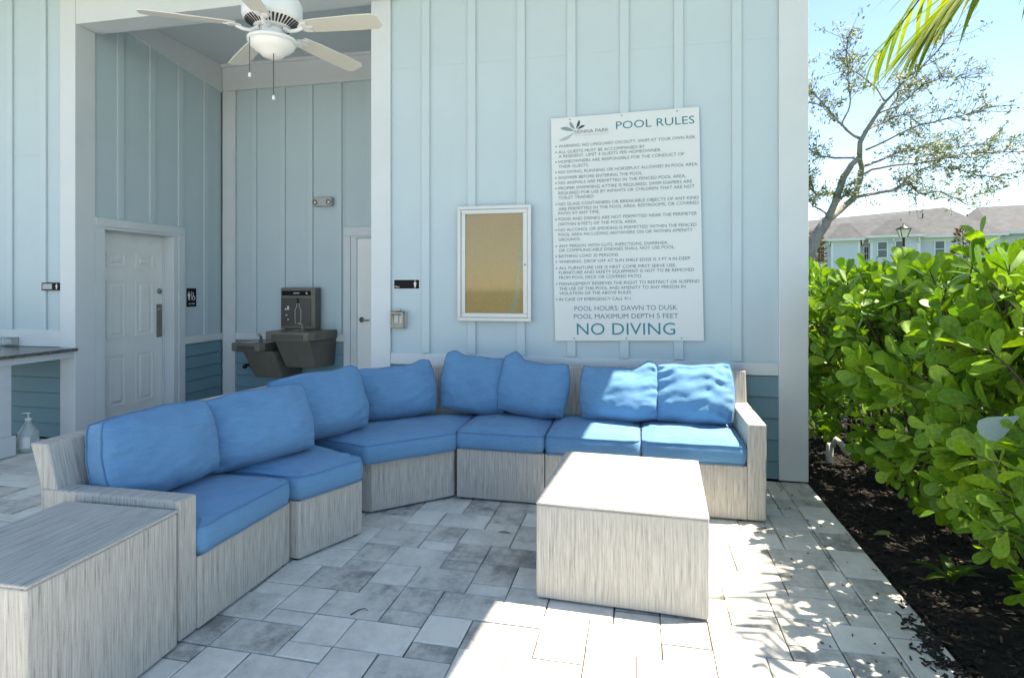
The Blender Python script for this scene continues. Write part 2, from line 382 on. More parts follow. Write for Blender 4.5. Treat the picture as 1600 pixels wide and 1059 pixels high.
for t in tiles:
    cx, cy = (t[0] + t[1]) / 2, (t[2] + t[3]) / 2; px, py, d = cam_px(cx, cy, 0)
    hid = (-2.62 < cx < -1.95 and cy > 2.15) or (cx < -1.8 and cy > 3.7 and cx > -4.9) or (cy > 4.0 and cx < .75 and cx > -4.9) or (cx < -1.95 and cx > -4.0 and cy < 2.1)
    if -30 < px < 1630 and py < 1085 and not hid: near.append((d, t))
    else: rest.append(t)
near.sort(); rest += [t for d, t in near[300:]]
pcache = {}
random.seed(11)
for d, t in near[:300]:
    key = (round(t[1] - t[0], 3), round(t[3] - t[2], 3))
    if key not in pcache:
        vs, fs = paver_geo(*key); me = bpy.data.meshes.new('paver'); me.from_pydata(vs, [], fs); me.materials.append(MAT['paver_stone']); pcache[key] = me
    o = bpy.data.objects.new('paver', pcache[key]); col.objects.link(o)
    o.location = ((t[0] + t[1]) / 2 + random.gauss(0, .0007), (t[2] + t[3]) / 2 + random.gauss(0, .0007), random.uniform(-.0022, .0006))
    o.rotation_euler = (random.gauss(0, .003), random.gauss(0, .003), random.gauss(0, .004)); adopt(o, patio)
m = MB()
for t in rest:
    vs, fs = paver_geo(t[1] - t[0], t[3] - t[2]); dz = random.uniform(-.002, .0006)
    m.add([(p[0] + (t[0] + t[1]) / 2, p[1] + (t[2] + t[3]) / 2, p[2] + dz) for p in vs], fs)
mk('pavers', m, 'paver_stone', patio, kind='stuff')
# mulch kicked over the edge, leaf bits on the stones
def spill():
    a = random.gauss(0, .16); b = abs(random.gauss(0, .055)); return 1.225 - b - .25 * max(0, .1 - abs(a)), 2.72 + a, .001 + random.uniform(0, .004)
tag(mk('mulch_spill', chips('m', 'chip', 230, 4, spill, .008, .035), 'chip', kind='stuff'), 'dark mulch crumbs spilled over the paver edge', 'mulch')
def debris():
    return random.uniform(.7, 1.22), random.uniform(2.4, 4.8), .001
tag(mk('leaf_litter', chips('m', 'dry_leaf', 60, 6, debris, .006, .016), 'dry_leaf', kind='stuff'), 'tiny dry crumbs scattered on the pavers by the bed', 'litter')

# ------------------------------------------------------------------ pool house
H_ = empty('pool_house', (-2.0, 4.9, 0), 'pale blue board-and-batten pool house with white trim and an entry alcove', 'building')
Y0 = 4.845
fw = mk('front_wall', MB().box(-2.16, 1.21, 4.886, 5.02, .02, 4.6), 'panel_blue', H_)
bat = [-1.836, -1.42, -.99, -.565, -.136, .288, .724]
ed = [-2.16] + bat + [1.026]
for i in range(len(ed) - 1):
    for z0, z1 in ((.90, 3.4), (3.4008, 4.6)):
        mk('wall_panel', MB().box(ed[i] + .0012, ed[i + 1] - .0012, 4.872, 4.8855, z0, z1), 'panel_blue', fw)
for x in bat: mk('batten', MB().box(x - .036, x + .036, 4.852, 4.8715, .905, 4.6), 'batten_blue', fw, bevel=.003)
mk('band_board', MB().box(-2.159, 1.0255, 4.8475, 4.8855, .803, .9), 'trim_white', fw, bevel=.004)
def laps(par, z0, z1, exp, fn, nm='siding_board'):
    """overlapping lap boards: fn(d, z) -> the four corners' line ends at depth d (0 = outer face)"""
    z = z1
    while z > z0 + .02:
        zb = max(z - exp, z0)
        a0, a1 = fn(.030); b0, b1 = fn(.001); c0, c1 = fn(.014)
        vs = [(*b0, zb), (*b1, zb), (*a1, zb), (*a0, zb), (*c0, z - .0065), (*c1, z - .0065), (*a1, z - .0065), (*a0, z - .0065)]
        mk(nm, MB().add(vs, [(3, 2, 1, 0), (4, 5, 6, 7), (0, 1, 5, 4), (1, 2, 6, 5), (2, 3, 7, 6), (3, 0, 4, 7)]), 'lap_teal', par)
        z = zb
laps(fw, .012, .802, .1635, lambda d: ((-2.159, 4.852 + d), (1.0255, 4.852 + d)))
mk('corner_board', MB().box(1.026, 1.236, Y0, 5.06, .004, 4.6), 'trim_white', fw, bevel=.004)
mk('corner_board', MB().box(-2.344, -2.1605, Y0, 5.06, .004, 4.6), 'trim_white', fw, bevel=.004)
# alcove side wall with the restroom door
XA = -5.335
sw = mk('alcove_side_wall', MB().box(-5.56, -5.385, 6.06, 6.74, .0, 4.5).box(-5.56, -5.385, 4.8, 6.06, 2.19, 4.5), 'panel_blue', H_)
sb = [5.172, 5.587, 6.0, 6.418]; se = [4.8725] + sb + [6.70]
for i in range(len(se) - 1):
    mk('wall_panel', MB().box(-5.3845, -5.357, se[i] + .0012, se[i + 1] - .0012, .8785 if se[i] >= 5.99 else 2.178, 4.40), 'panel_blue', sw) if i != 3 else mk('wall_panel', MB().add([(-5.3845, se[3], 2.178), (-5.357, se[3], 2.178), (-5.357, 6.0555, 2.178), (-5.3845, 6.0555, 2.178), (-5.3845, se[3], 4.4), (-5.357, se[3], 4.4), (-5.357, 6.0555, 4.4), (-5.3845, 6.0555, 4.4)], [(3, 2, 1, 0), (4, 5, 6, 7), (0, 1, 5, 4), (1, 2, 6, 5), (2, 3, 7, 6), (3, 0, 4, 7)]).box(-5.3845, -5.357, 6.0565, se[4] - .0012, .8785, 4.4), 'panel_blue', sw)
for y in sb: mk('batten', MB().box(-5.3565, -5.337, y - .038, y + .038, .8785 if y > 6.1 else 2.182, 4.36), 'batten_blue', sw, bevel=.003)
mk('band_board', MB().box(-5.384, -5.333, 6.0575, 6.700, .787, .877), 'trim_white', sw, bevel=.004)
laps(sw, .012, .786, .149, lambda d: ((-5.34 - d, 6.0575), (-5.34 - d, 6.70)))
mk('frieze_board', MB().add([(x, y, z) for x in (-5.356, -5.330) for y, z in ((5.12, 4.21), (6.688, 3.995), (6.688, 4.355), (5.12, 4.355))], [(0, 1, 2, 3), (7, 6, 5, 4), (0, 4, 5, 1), (1, 5, 6, 2), (2, 6, 7, 3), (3, 7, 4, 0)]), 'trim_white', sw)
mk('corner_board', MB().box(-5.515, XA, 4.655, 4.8715, .004, 4.6), 'trim_white', sw, bevel=.004)
dr = mk('door', MB().box(-5.525, -5.482, 4.985, 5.885, .012, 2.058), 'door_white', H_, bevel=.002)
for (y0, y1) in ((5.125, 5.365), (5.50, 5.74)):
    for (z0, z1) in ((1.685, 1.845), (.925, 1.55), (.195, .76)):
        q = MB(); e = .02
        for (a, b, c, d) in ((y0, y1, z1 - e, z1), (y0, y1, z0, z0 + e), (y0, y0 + e, z0 + e, z1 - e), (y1 - e, y1, z0 + e, z1 - e)): q.box(-5.4818, -5.474, a, b, c, d)
        f2 = .045; q.hull8([(-5.4818, y0 + f2, z0 + f2), (-5.4818, y1 - f2, z0 + f2), (-5.4818, y1 - f2, z1 - f2), (-5.4818, y0 + f2, z1 - f2)], [(-5.474, y0 + f2 + .018, z0 + f2 + .018), (-5.474, y1 - f2 - .018, z0 + f2 + .018), (-5.474, y1 - f2 - .018, z1 - f2 - .018), (-5.474, y0 + f2 + .018, z1 - f2 - .018)])
        mk('door_panel', q, 'door_white', dr)
mk('deadbolt', MB().lathe((-5.482, 5.825, 1.425), [(.001, 0), (.031, .0), (.031, .01), (.024, .018), (.012, .02), (.001, .02)], 20, 'x'), 'nickel', dr, smooth=True)
mk('pull_plate', MB().box(-5.4818, -5.478, 5.785, 5.865, .89, 1.275), 'nickel', dr, bevel=.002)
mk('lock_cylinder', MB().lathe((-5.4778, 5.815, 1.21), [(.001, 0), (.024, 0), (.022, .012), (.001, .012)], 16, 'x'), 'steel', dr, smooth=True)
df = mk('door_frame', MB().box(-5.56, -5.336, 5.8875, 5.955, .004, 2.062).box(-5.56, -5.336, 4.8725, 4.982, .004, 2.062).box(-5.56, -5.336, 4.8725, 5.955, 2.0625, 2.09), 'trim_white', dr, bevel=.003)
mk('door_casing', MB().box(-5.384, -5.328, 5.9555, 6.056, .004, 2.09).box(-5.384, -5.328, 4.8725, 6.056, 2.0905, 2.177), 'trim_white', dr, bevel=.004)
mk('door_stop', MB().box(-5.477, -5.462, 5.872, 5.887, .004, 2.045).box(-5.477, -5.462, 4.985, 5.887, 2.046, 2.062), 'trim_white', dr)
# alcove back wall
bw = mk('alcove_back_wall', MB().box(-5.56, -2.2, 6.76, 6.9, 0, 4.5), 'panel_blue', H_)
bb = [-4.88, -4.47, -4.08, -3.68]; be = [-5.149] + bb + [-3.61]
for i in range(len(be) - 1): mk('wall_panel', MB().box(be[i] + .0012, be[i + 1] - .0012, 6.738, 6.7595, .881, 4.4), 'panel_blue', bw)
mk('wall_panel', MB().box(-3.608, -2.2, 6.738, 6.7595, 2.212, 4.4), 'panel_blue', bw)
for x in bb + [-3.27, -2.86]: mk('batten', MB().box(x - .034, x + .034, 6.716, 6.7375, .882 if x < -3.62 else 2.212, 4.03), 'batten_blue', bw, bevel=.003)
mk('band_board', MB().box(-5.148, -3.611, 6.71, 6.7375, .79, .88), 'trim_white', bw, bevel=.004)
laps(bw, .012, .789, .151, lambda d: ((-5.148, 6.715 + d), (-3.611, 6.715 + d)))
mk('corner_board', MB().box(-5.3325, -5.149, 6.7005, 6.7375, .004, 4.014), 'trim_white', bw, bevel=.004)
mk('frieze_board', MB().box(-5.329, -2.345, 6.689, 6.737, 4.0145, 4.355), 'trim_white', bw, bevel=.004)
mk('crown_strip', MB().box(-5.329, -2.345, 6.66, 6.6885, 4.315, 4.355), 'trim_white', bw)
d2 = mk('door', MB().box(-3.438, -2.53, 6.725, 6.745, .012, 2.07), 'door_white', H_, bevel=.002)
mk('door_frame', MB().box(-3.52, -3.4385, 6.712, 6.7595, .004, 2.075).box(-3.52, -2.45, 6.712, 6.7595, 2.0755, 2.10), 'trim_white', d2, bevel=.003)
mk('door_casing', MB().box(-3.6105, -3.5205, 6.70, 6.7595, .004, 2.10).box(-3.6105, -2.40, 6.70, 6.7595, 2.1005, 2.21), 'trim_white', d2, bevel=.004)
hl = mk('door_handle', MB().lathe((-3.375, 6.7245, 1.067), [(.001, 0), (.033, 0), (.033, .008), (.014, .012), (.012, .045), (.001, .045)], 20, 'y').tube([(-3.375, 6.68, 1.067), (-3.33, 6.676, 1.066), (-3.26, 6.68, 1.063)], [.011, .010, .008], 8), 'nickel', d2, smooth=True)
mk('alcove_ceiling', MB().box(-5.40, -2.2, 4.88, 6.8, 4.3565, 4.42), 'ceiling_grey', H_)
mk('alcove_inner_wall', MB().box(-2.34, -2.2, 5.062, 6.737, 0, 4.5), 'panel_blue', H_)
hd = mk('header_beam', MB().box(-5.334, -2.10, 4.66, 4.842, 4.012, 4.6).box(-5.334, -2.345, 4.8425, 4.90, 4.015, 4.36), 'trim_white', H_, bevel=.004)
mk('crown_strip', MB().box(-5.334, -2.345, 4.9005, 4.945, 4.03, 4.10), 'trim_white', hd)
# wall left of the alcove, with the counter in front of it
lw = mk('left_wall', MB().box(-9.0, -5.5155, 4.70, 4.9, 0, 4.6), 'panel_blue', H_)
lb = [-8.2, -7.79, -7.38, -6.97, -6.56, -6.15, -5.735]; le = [-9.0] + lb + [-5.516]
for i in range(len(le) - 1):
    for z0, z1 in ((1.058, 2.78), (2.7808, 4.6)): mk('wall_panel', MB().box(le[i] + .0012, le[i + 1] - .0012, 4.685, 4.6995, z0, z1), 'panel_blue', lw)
for x in lb: mk('batten', MB().box(x - .034, x + .034, 4.664, 4.6845, 1.0585, 4.6), 'batten_blue', lw, bevel=.003)
mk('band_board', MB().box(-9.0, -5.516, 4.661, 4.6995, .895, 1.0575), 'trim_white', lw, bevel=.004)
laps(lw, .012, .894, .149, lambda d: ((-9.0, 4.664 + d), (-5.516, 4.664 + d)))
mk('light_block_core', MB().box(-2.195, 1.20, 5.061, 9.0, 0, 4.59).box(-9.0, -5.561, 4.901, 9.0, 0, 4.59).box(-5.56, -2.196, 6.901, 9.0, 0, 4.59), 'panel_blue', H_)  # unseen volumes behind the walls, added to block light
ZR = 4.605
roof = mk('roof', MB().prism([(-9.3, 1.9), (1.076, 1.9), (1.30, 4.84), (1.36, 9.2), (-9.3, 9.2)], ZR, ZR + .22), 'roof_soffit', H_)
mk('shingles', MB().prism([(-9.35, 1.85), (1.09, 1.85), (1.32, 4.84), (1.38, 9.25), (-9.35, 9.25)], ZR + .2205, ZR + .30), 'asphalt_shingle', roof)

# ------------------------------------------------------------------ sectional sofa
def round_poly(poly, r, n=6, step=.06):
    out = []; N = len(poly)
    for i in range(N):
        p = Vector(poly[i]); a = (Vector(poly[i - 1]) - p); b = (Vector(poly[(i + 1) % N]) - p)
        la, lb_ = a.length, b.length; a.normalize(); b.normalize()
        ang = a.angle(b); t = min(r / math.tan(ang / 2), la * .45, lb_ * .45); rr = t * math.tan(ang / 2)
        c = p + (a + b).normalized() * (rr / math.sin(ang / 2)); s = p + a * t; e = p + b * t
        a0 = math.atan2(s.y - c.y, s.x - c.x); a1 = math.atan2(e.y - c.y, e.x - c.x); da = (a1 - a0 + math.pi) % (2 * math.pi) - math.pi
        arc = [c + Vector((math.cos(a0 + da * k / n), math.sin(a0 + da * k / n))) * rr for k in range(n + 1)]
        out += arc
        q = Vector(poly[(i + 1) % N]); nxt = Vector(poly[(i + 2) % N])
        b2 = (nxt - q).normalized(); ang2 = (-b).angle(b2); t2 = min(r / math.tan(ang2 / 2), lb_ * .45, (nxt - q).length * .45)
        ee = q - b * t2; L = (ee - e).length; m = max(1, int(L / step))
        out += [e + (ee - e) * (k / m) for k in range(1, m)]
    return out
def loop_normals(lp):
    N = len(lp); res = []
    for i in range(N):
        t = lp[(i + 1) % N] - lp[i - 1]; t.normalize(); res.append(Vector((t.y, -t.x)))
    return res
def seat_cushion(name, label, poly, z0, z1, seed, crown=.018):
    e = empty(name, (sum(p[0] for p in poly) / len(poly), sum(p[1] for p in poly) / len(poly), z0), label, 'cushion', 'blue seat cushions of the sectional')
    lp = round_poly(poly, .045); nn = loop_normals(lp); N = len(lp)
    c = sum((p for p in lp), Vector((0, 0))) / N; h = z1 - z0
    prof = [(.05, 0), (.016, .001), (.004, .010), (-.004, h * .3), (-.006, h * .5), (-.004, h * .72), (.004, h - .012), (.016, h - .003), (.05, h + .002)]
    vs = []; fs = []
    def wob(p, z, k): return k * noise.noise((p.x * 7 + seed, p.y * 7, z * 5)) + k * .5 * noise.noise((p.x * 19, p.y * 19 + seed, z * 9))
    for ins, z in prof:
        for p, q in zip(lp, nn):
            k = p - q * (ins + wob(p, z, .006)); vs.append((k.x, k.y, z0 + z + wob(p, z + 3, .004)))
    for s_ in (.82, .62, .42, .2):
        for p in lp:
            k = c + (p - c) * s_; vs.append((k.x, k.y, z1 + .004 + crown * (1 - s_ * s_) + wob(k, 1.7, .009)))
    L = len(prof) + 4
    for i in range(L - 1):
        for k in range(N): fs.append((i * N + k, i * N + (k + 1) % N, (i + 1) * N + (k + 1) % N, (i + 1) * N + k))
    vs.append((c.x, c.y, z1 + .004 + crown)); fs += [((L - 1) * N + k, (L - 1) * N + (k + 1) % N, len(vs) - 1) for k in range(N)]
    fs.append(tuple(range(N - 1, -1, -1)))
    b = mk('cushion_body', (vs, fs), 'blue_fabric', e, smooth=True)
    for z, i in ((h - .008, 6), (.006, 2)):
        pts = [(vs[i * N + k][0] + nn[k].x * .001, vs[i * N + k][1] + nn[k].y * .001, vs[i * N + k][2]) for k in range(N)]
        mk('piping', MB().tube(pts, .0042, 6, closed=True), 'blue_cord', b, smooth=True)
    return e
def backrest(pl, zt, thick=.10, z_in=.31, flare=.07, z_mid=.56):
    """leaning back along a polyline that runs with the sofa's outside on its left"""
    N = len(pl); P = [Vector(p) for p in pl]; vs = []; fs = []
    for i in range(N):
        t = (P[min(i + 1, N - 1)] - P[max(i - 1, 0)]).normalized(); o = Vector((-t.y, t.x))
        for off, z in ((0, .012), (0, z_mid), (flare * .35, z_mid + .10), (flare, zt), (flare - thick, zt), (-.06 - thick * .3, z_mid + .02), (-.16, z_in)):
            q = P[i] + o * off; vs.append((q.x, q.y, z))
    K = 7
    for i in range(N - 1):
        for k in range(K): fs.append((i * K + k, (i + 1) * K + k, (i + 1) * K + (k + 1) % K, i * K + (k + 1) % K))
    fs += [tuple(range(K)), tuple((N - 1) * K + k for k in range(K - 1, -1, -1))]
    return vs, fs
def flip(vf): return vf[0], [tuple(reversed(f)) for f in vf[1]]
def section(name, label, foot, zb, back, zt, arm=None, za=.6, tdir=(1, 0, 0), btd=None):
    e = empty(name, (sum(p[0] for p in foot) / len(foot), sum(p[1] for p in foot) / len(foot), 0), label, 'sofa', 'woven sections of the sectional sofa')
    mk('base', MB().prism(foot, .012, zb), 'woven_cloth', e, bevel=.007, tdir=tdir)
    mk('backrest', backrest(back, zt), 'woven_cloth', e, bevel=.008, tdir=btd or tdir)
    if arm: mk('arm', MB().prism(arm, .0125, za), 'woven_cloth', e, bevel=.011, tdir=tdir, seg=3)
    for (x, y) in foot[:4]:
        cx = sum(p[0] for p in foot) / len(foot); cy = sum(p[1] for p in foot) / len(foot); fx, fy = x + (cx - x) * .12, y + (cy - y) * .12
        mk('foot', MB().lathe((fx, fy, 0), [(.02, 0), (.022, .004), (.02, .014)], 12), 'black_plastic', e)
    return e
ZB, ZBR = .325, .352
section('sofa_end_section', 'woven grey sofa section with an arm, beside the end table', [(-1.872, 2.2005), (-1.853, 2.853), (-2.43, 2.862), (-2.43, 2.2005)], ZB, [(-2.60, 2.112), (-2.59, 2.862)], .795,
        arm=[(-1.878, 2.102), (-1.876, 2.20), (-2.597, 2.20), (-2.597, 2.102)], za=.598, tdir=(0, 1, 0), btd=(1, 0, 0))
section('sofa_angled_section', 'narrow angled armless woven sofa section between arm section and corner', [(-1.815, 2.878), (-1.640, 3.272), (-2.30, 3.575), (-2.44, 2.885)], ZB, [(-2.585, 2.882), (-2.46, 3.60)], .805, tdir=(0, 1, 0), btd=(1, 0, 0))
section('sofa_corner_section', 'wide woven wedge section at the corner of the sofa', [(-1.728, 3.574), (-1.291, 3.979), (-1.30, 4.585), (-1.70, 4.47), (-2.03, 4.14), (-2.31, 3.62)], ZB + .01, [(-2.455, 3.625), (-2.16, 4.19), (-1.78, 4.60), (-1.295, 4.715)], .83, btd=(.7, .7, 0))
section('sofa_armless_section', 'armless woven sofa section next to the corner wedge', [(-1.268, 3.962), (-.646, 3.958), (-.646, 4.59), (-1.285, 4.59)], ZBR, [(-1.285, 4.725), (-.646, 4.725)], .845, tdir=(0, 1, 0))
section('sofa_armless_section', 'armless woven sofa section behind the coffee table', [(-.641, 3.958), (-.008, 3.962), (-.008, 4.59), (-.641, 4.59)], ZBR, [(-.641, 4.725), (-.008, 4.725)], .848, tdir=(0, 1, 0))
section('sofa_end_section', 'woven grey sofa section with an arm, nearest the hedge', [(-.003, 3.962), (.654, 3.964), (.654, 4.59), (-.003, 4.59)], ZBR, [(-.003, 4.725), (.763, 4.725)], .855,
        arm=[(.6545, 3.962), (.768, 3.964), (.775, 4.70), (.6545, 4.70)], za=.622, tdir=(1, 0, 0))
seat_cushion('seat_cushion', 'blue seat cushion beside the sofa arm at the end table', [(-1.858, 2.206), (-1.838, 2.848), (-2.47, 2.858), (-2.47, 2.206)], ZB + .002, .462, 1)
seat_cushion('seat_cushion', 'blue seat cushion on the narrow angled sofa section', [(-1.798, 2.872), (-1.622, 3.272), (-2.36, 3.60), (-2.47, 2.882)], ZB + .002, .468, 2)
seat_cushion('seat_cushion', 'large wedge-shaped blue seat cushion on the corner section', [(-1.735, 3.50), (-1.62, 3.60), (-1.27, 3.942), (-1.292, 4.56), (-1.66, 4.45), (-2.0, 4.13), (-2.30, 3.66)], ZB + .012, .474, 3)
seat_cushion('seat_cushion', 'blue seat cushion next to the corner wedge cushion', [(-1.268, 3.942), (-.650, 3.938), (-.650, 4.60), (-1.27, 4.60)], ZBR + .002, .482, 4)
seat_cushion('seat_cushion', 'blue seat cushion half in sun behind the coffee table', [(-.640, 3.938), (-.009, 3.942), (-.009, 4.60), (-.640, 4.60)], ZBR + .002, .486, 5)
seat_cushion('seat_cushion', 'sunlit blue seat cushion beside the arm near the hedge', [(.001, 3.942), (.648, 3.944), (.648, 4.60), (.001, 4.60)], ZBR + .002, .49, 6)

def pillow(label, c, W, Hh, T, yaw, lean, roll, seed, g=.022, ear=-.01, wr=.019, rd=.30, fold=0.0, topdip=.0, dipx=0, pk=(0, 0)):
    """stuffed back cushion: front towards local -Y; c = centre of its bottom edge"""
    e = empty('back_cushion', c, label, 'cushion', 'blue back cushions of the sectional')
    n = 44; a, b = W / 2, Hh / 2
    def pt(u, v, s):
        x = a * u * math.sqrt(1 - rd * v * v / 2) * (1 - ear * (1 - v * v)); z = b * v * math.sqrt(1 - rd * u * u / 2) * (1 - ear * (1 - u * u))
        x += a * (.035 * noise.noise((v * 1.8, seed * 3.1, 1)) * abs(u)); z += b * (.05 * noise.noise((u * 1.8, seed * 2.3, 6)) * abs(v))
        if v > 0: z -= topdip * (1 - (u - dipx) ** 2) * v * v; z += pk[1] * math.exp(-((u - pk[0]) / .22) ** 2) * v ** 4
        k = max(0, (1 - abs(u) ** 2.2) * (1 - abs(v) ** 2.2)); th = g + T * (k ** .5) * (1.0 - .30 * v)
        edge = min(1, (1 - max(abs(u), abs(v))) * 12)
        q = 0
        if s < 0 and wr:
            # gathers running in from the seams, then soft dents
            ex = math.exp(-(1 - abs(u)) / .22); ez = math.exp(-(1 - abs(v)) / .22)
            q += wr * 1.1 * ex * noise.noise((v * 6.5 + (u > 0) * 9 + seed, u * 1.1, seed)) + wr * 1.0 * ez * noise.noise((u * 6.5 + (v > 0) * 7 + seed, v * 1.1, seed + 3))
            q += wr * 1.1 * noise.noise((u * 1.5 + seed * 3, v * 1.4, 2.2)) + wr * .5 * noise.noise((u * 3.4 - v * 2 + seed, v * 3 + u, 5.1)) + wr * .22 * noise.noise((u * 9 + seed, v * 9, 7.7))
            if fold:
                t = v + .35 * u * u * 1.0 + .16 * noise.noise((u * 1.6, v * 1.3, seed + 4)); 
                q += fold * (math.sin(t * 15 + 2.2 * noise.noise((u * 1.5, v * 1.5, seed)))) * max(0, noise.noise((u * 1.7 + 5, v * 1.4, seed)) + .42) * (1 - u * u * .4)
        return Vector((x, s * (th + q * edge), z))
    vs = []; fs = []
    for s in (-1, 1):
        base = len(vs)
        for j in range(n + 1):
            for i in range(n + 1):
                # denser near the rim
                u = math.sin((2 * i / n - 1) * math.pi / 2 * .92) / math.sin(math.pi / 2 * .92); v = math.sin((2 * j / n - 1) * math.pi / 2 * .92) / math.sin(math.pi / 2 * .92)
                vs.append(pt(u, v, s))
        for j in range(n):
            for i in range(n):
                q = base + j * (n + 1) + i; f = (q, q + 1, q + n + 2, q + n + 1)
                fs.append(f if s < 0 else f[::-1])
    rim = [i for i in range(n)] + [j * (n + 1) + n for j in range(n)] + [n * (n + 1) + i for i in range(n, 0, -1)] + [j * (n + 1) for j in range(n, 0, -1)]
    off = (n + 1) ** 2; m = len(rim)
    for k in range(m): fs.append((rim[(k + 1) % m], rim[k], rim[k] + off, rim[(k + 1) % m] + off))
    M = Matrix.Translation(c) @ Matrix.Rotation(yaw, 4, 'Z') @ Matrix.Rotation(lean, 4, 'X') @ Matrix.Rotation(roll, 4, 'Y') @ Matrix.Translation((0, 0, b * (1 - ear * .3)))
    vs = [M @ p for p in vs]
    low = min(p.z for p in vs); dz = c[2] - low
    vs = [p + Vector((0, 0, dz)) for p in vs]
    bo = mk('cushion_body', (vs, fs), 'blue_fabric', e, smooth=True)
    for o_ in (0, off):
        pts = [vs[r_ + o_] for r_ in rim]; cc = sum(pts, Vector()) / m
        mk('piping', MB().tube([p + (p - cc).normalized() * .002 for p in pts], .0042, 6, closed=True), 'blue_cord', bo, smooth=True)
    return e
pillow('plump boxed blue back cushion against the arm by the end table', (-2.31, 2.485, .468), .585, .40, .10, R(79), R(-14), R(0), 1, g=.055, ear=-.01, rd=.34, wr=.019)
pillow('blue back cushion tipped forward on the narrow angled section', (-2.11, 3.02, .470), .62, .42, .125, R(57), R(-20), R(-3), 2, g=.016, wr=.019, rd=.30, ear=.02)
pillow('blue back cushion over the joint of angled section and corner', (-2.06, 3.58, .474), .66, .43, .125, R(53), R(-19), R(-3), 3, g=.016, wr=.019, rd=.30, pk=(.85, .02))
pillow('blue back cushion on the corner wedge with a folded left side', (-1.79, 4.20, .478), .60, .41, .125, R(35), R(-17), R(-4), 4, g=.018, wr=.019, rd=.30, topdip=.03, pk=(.8, .025))
pillow('tall blue back cushion with one corner poking up, at the corner', (-1.30, 4.44, .482), .53, .45, .125, R(8), R(-15), R(5), 5, g=.02, wr=.019, rd=.30, topdip=.02, pk=(-.75, .03))
pillow('blue back cushion with a bent top corner, in full shade', (-.83, 4.40, .486), .53, .43, .125, R(3), R(-17), R(6), 6, g=.02, wr=.019, rd=.30, topdip=.035, pk=(-.68, .055))
pillow('blue back cushion crossed by the shadow edge', (-.16, 4.40, .490), .575, .41, .125, R(0), R(-18), R(-1), 7, g=.02, wr=.019, rd=.30, topdip=.035, pk=(.8, .04))
pillow('creased sunlit blue back cushion beside the arm', (.375, 4.40, .494), .545, .43, .12, R(-1), R(-18), R(-1), 8, g=.02, wr=.019, fold=.013, rd=.30, topdip=.02, pk=(.8, .02))

# ------------------------------------------------------------------ cube tables
def cube_table(name, label, c, w_, d_, h, rz, td):
    e = empty(name, (c[0], c[1], 0), label, 'table')
    M = Matrix.Translation((c[0], c[1], 0)) @ Matrix.Rotation(rz, 4, 'Z'); x, y = w_ / 2, d_ / 2
    mk('body', MB().box(-x + .001, x - .001, -y + .001, y - .001, .008, h - .0125).xf(M), 'woven_cloth', e, bevel=.010, tdir=td, seg=3)
    mk('top', MB().box(-x, x, -y, y, h - .012, h).xf(M), 'woven_cloth', e, bevel=.0058, tdir=td, seg=3)
    for sx in (-1, 1):
        for sy in (-1, 1): mk('foot', MB().lathe((sx * (x - .05), sy * (y - .05), 0), [(.02, 0), (.022, .003), (.02, .009)], 12).xf(M), 'black_plastic', e)
    return e
cube_table('coffee_table', 'woven grey cube coffee table standing half in the sun', (-.083, 3.208), .79, .89, .464, R(-2.1), (1, 0, 0))
cube_table('end_table', 'woven grey cube end table pressed against the sofa arm', (-2.14, 1.765), .555, .63, .57, R(1.5), (0, 1, 0))

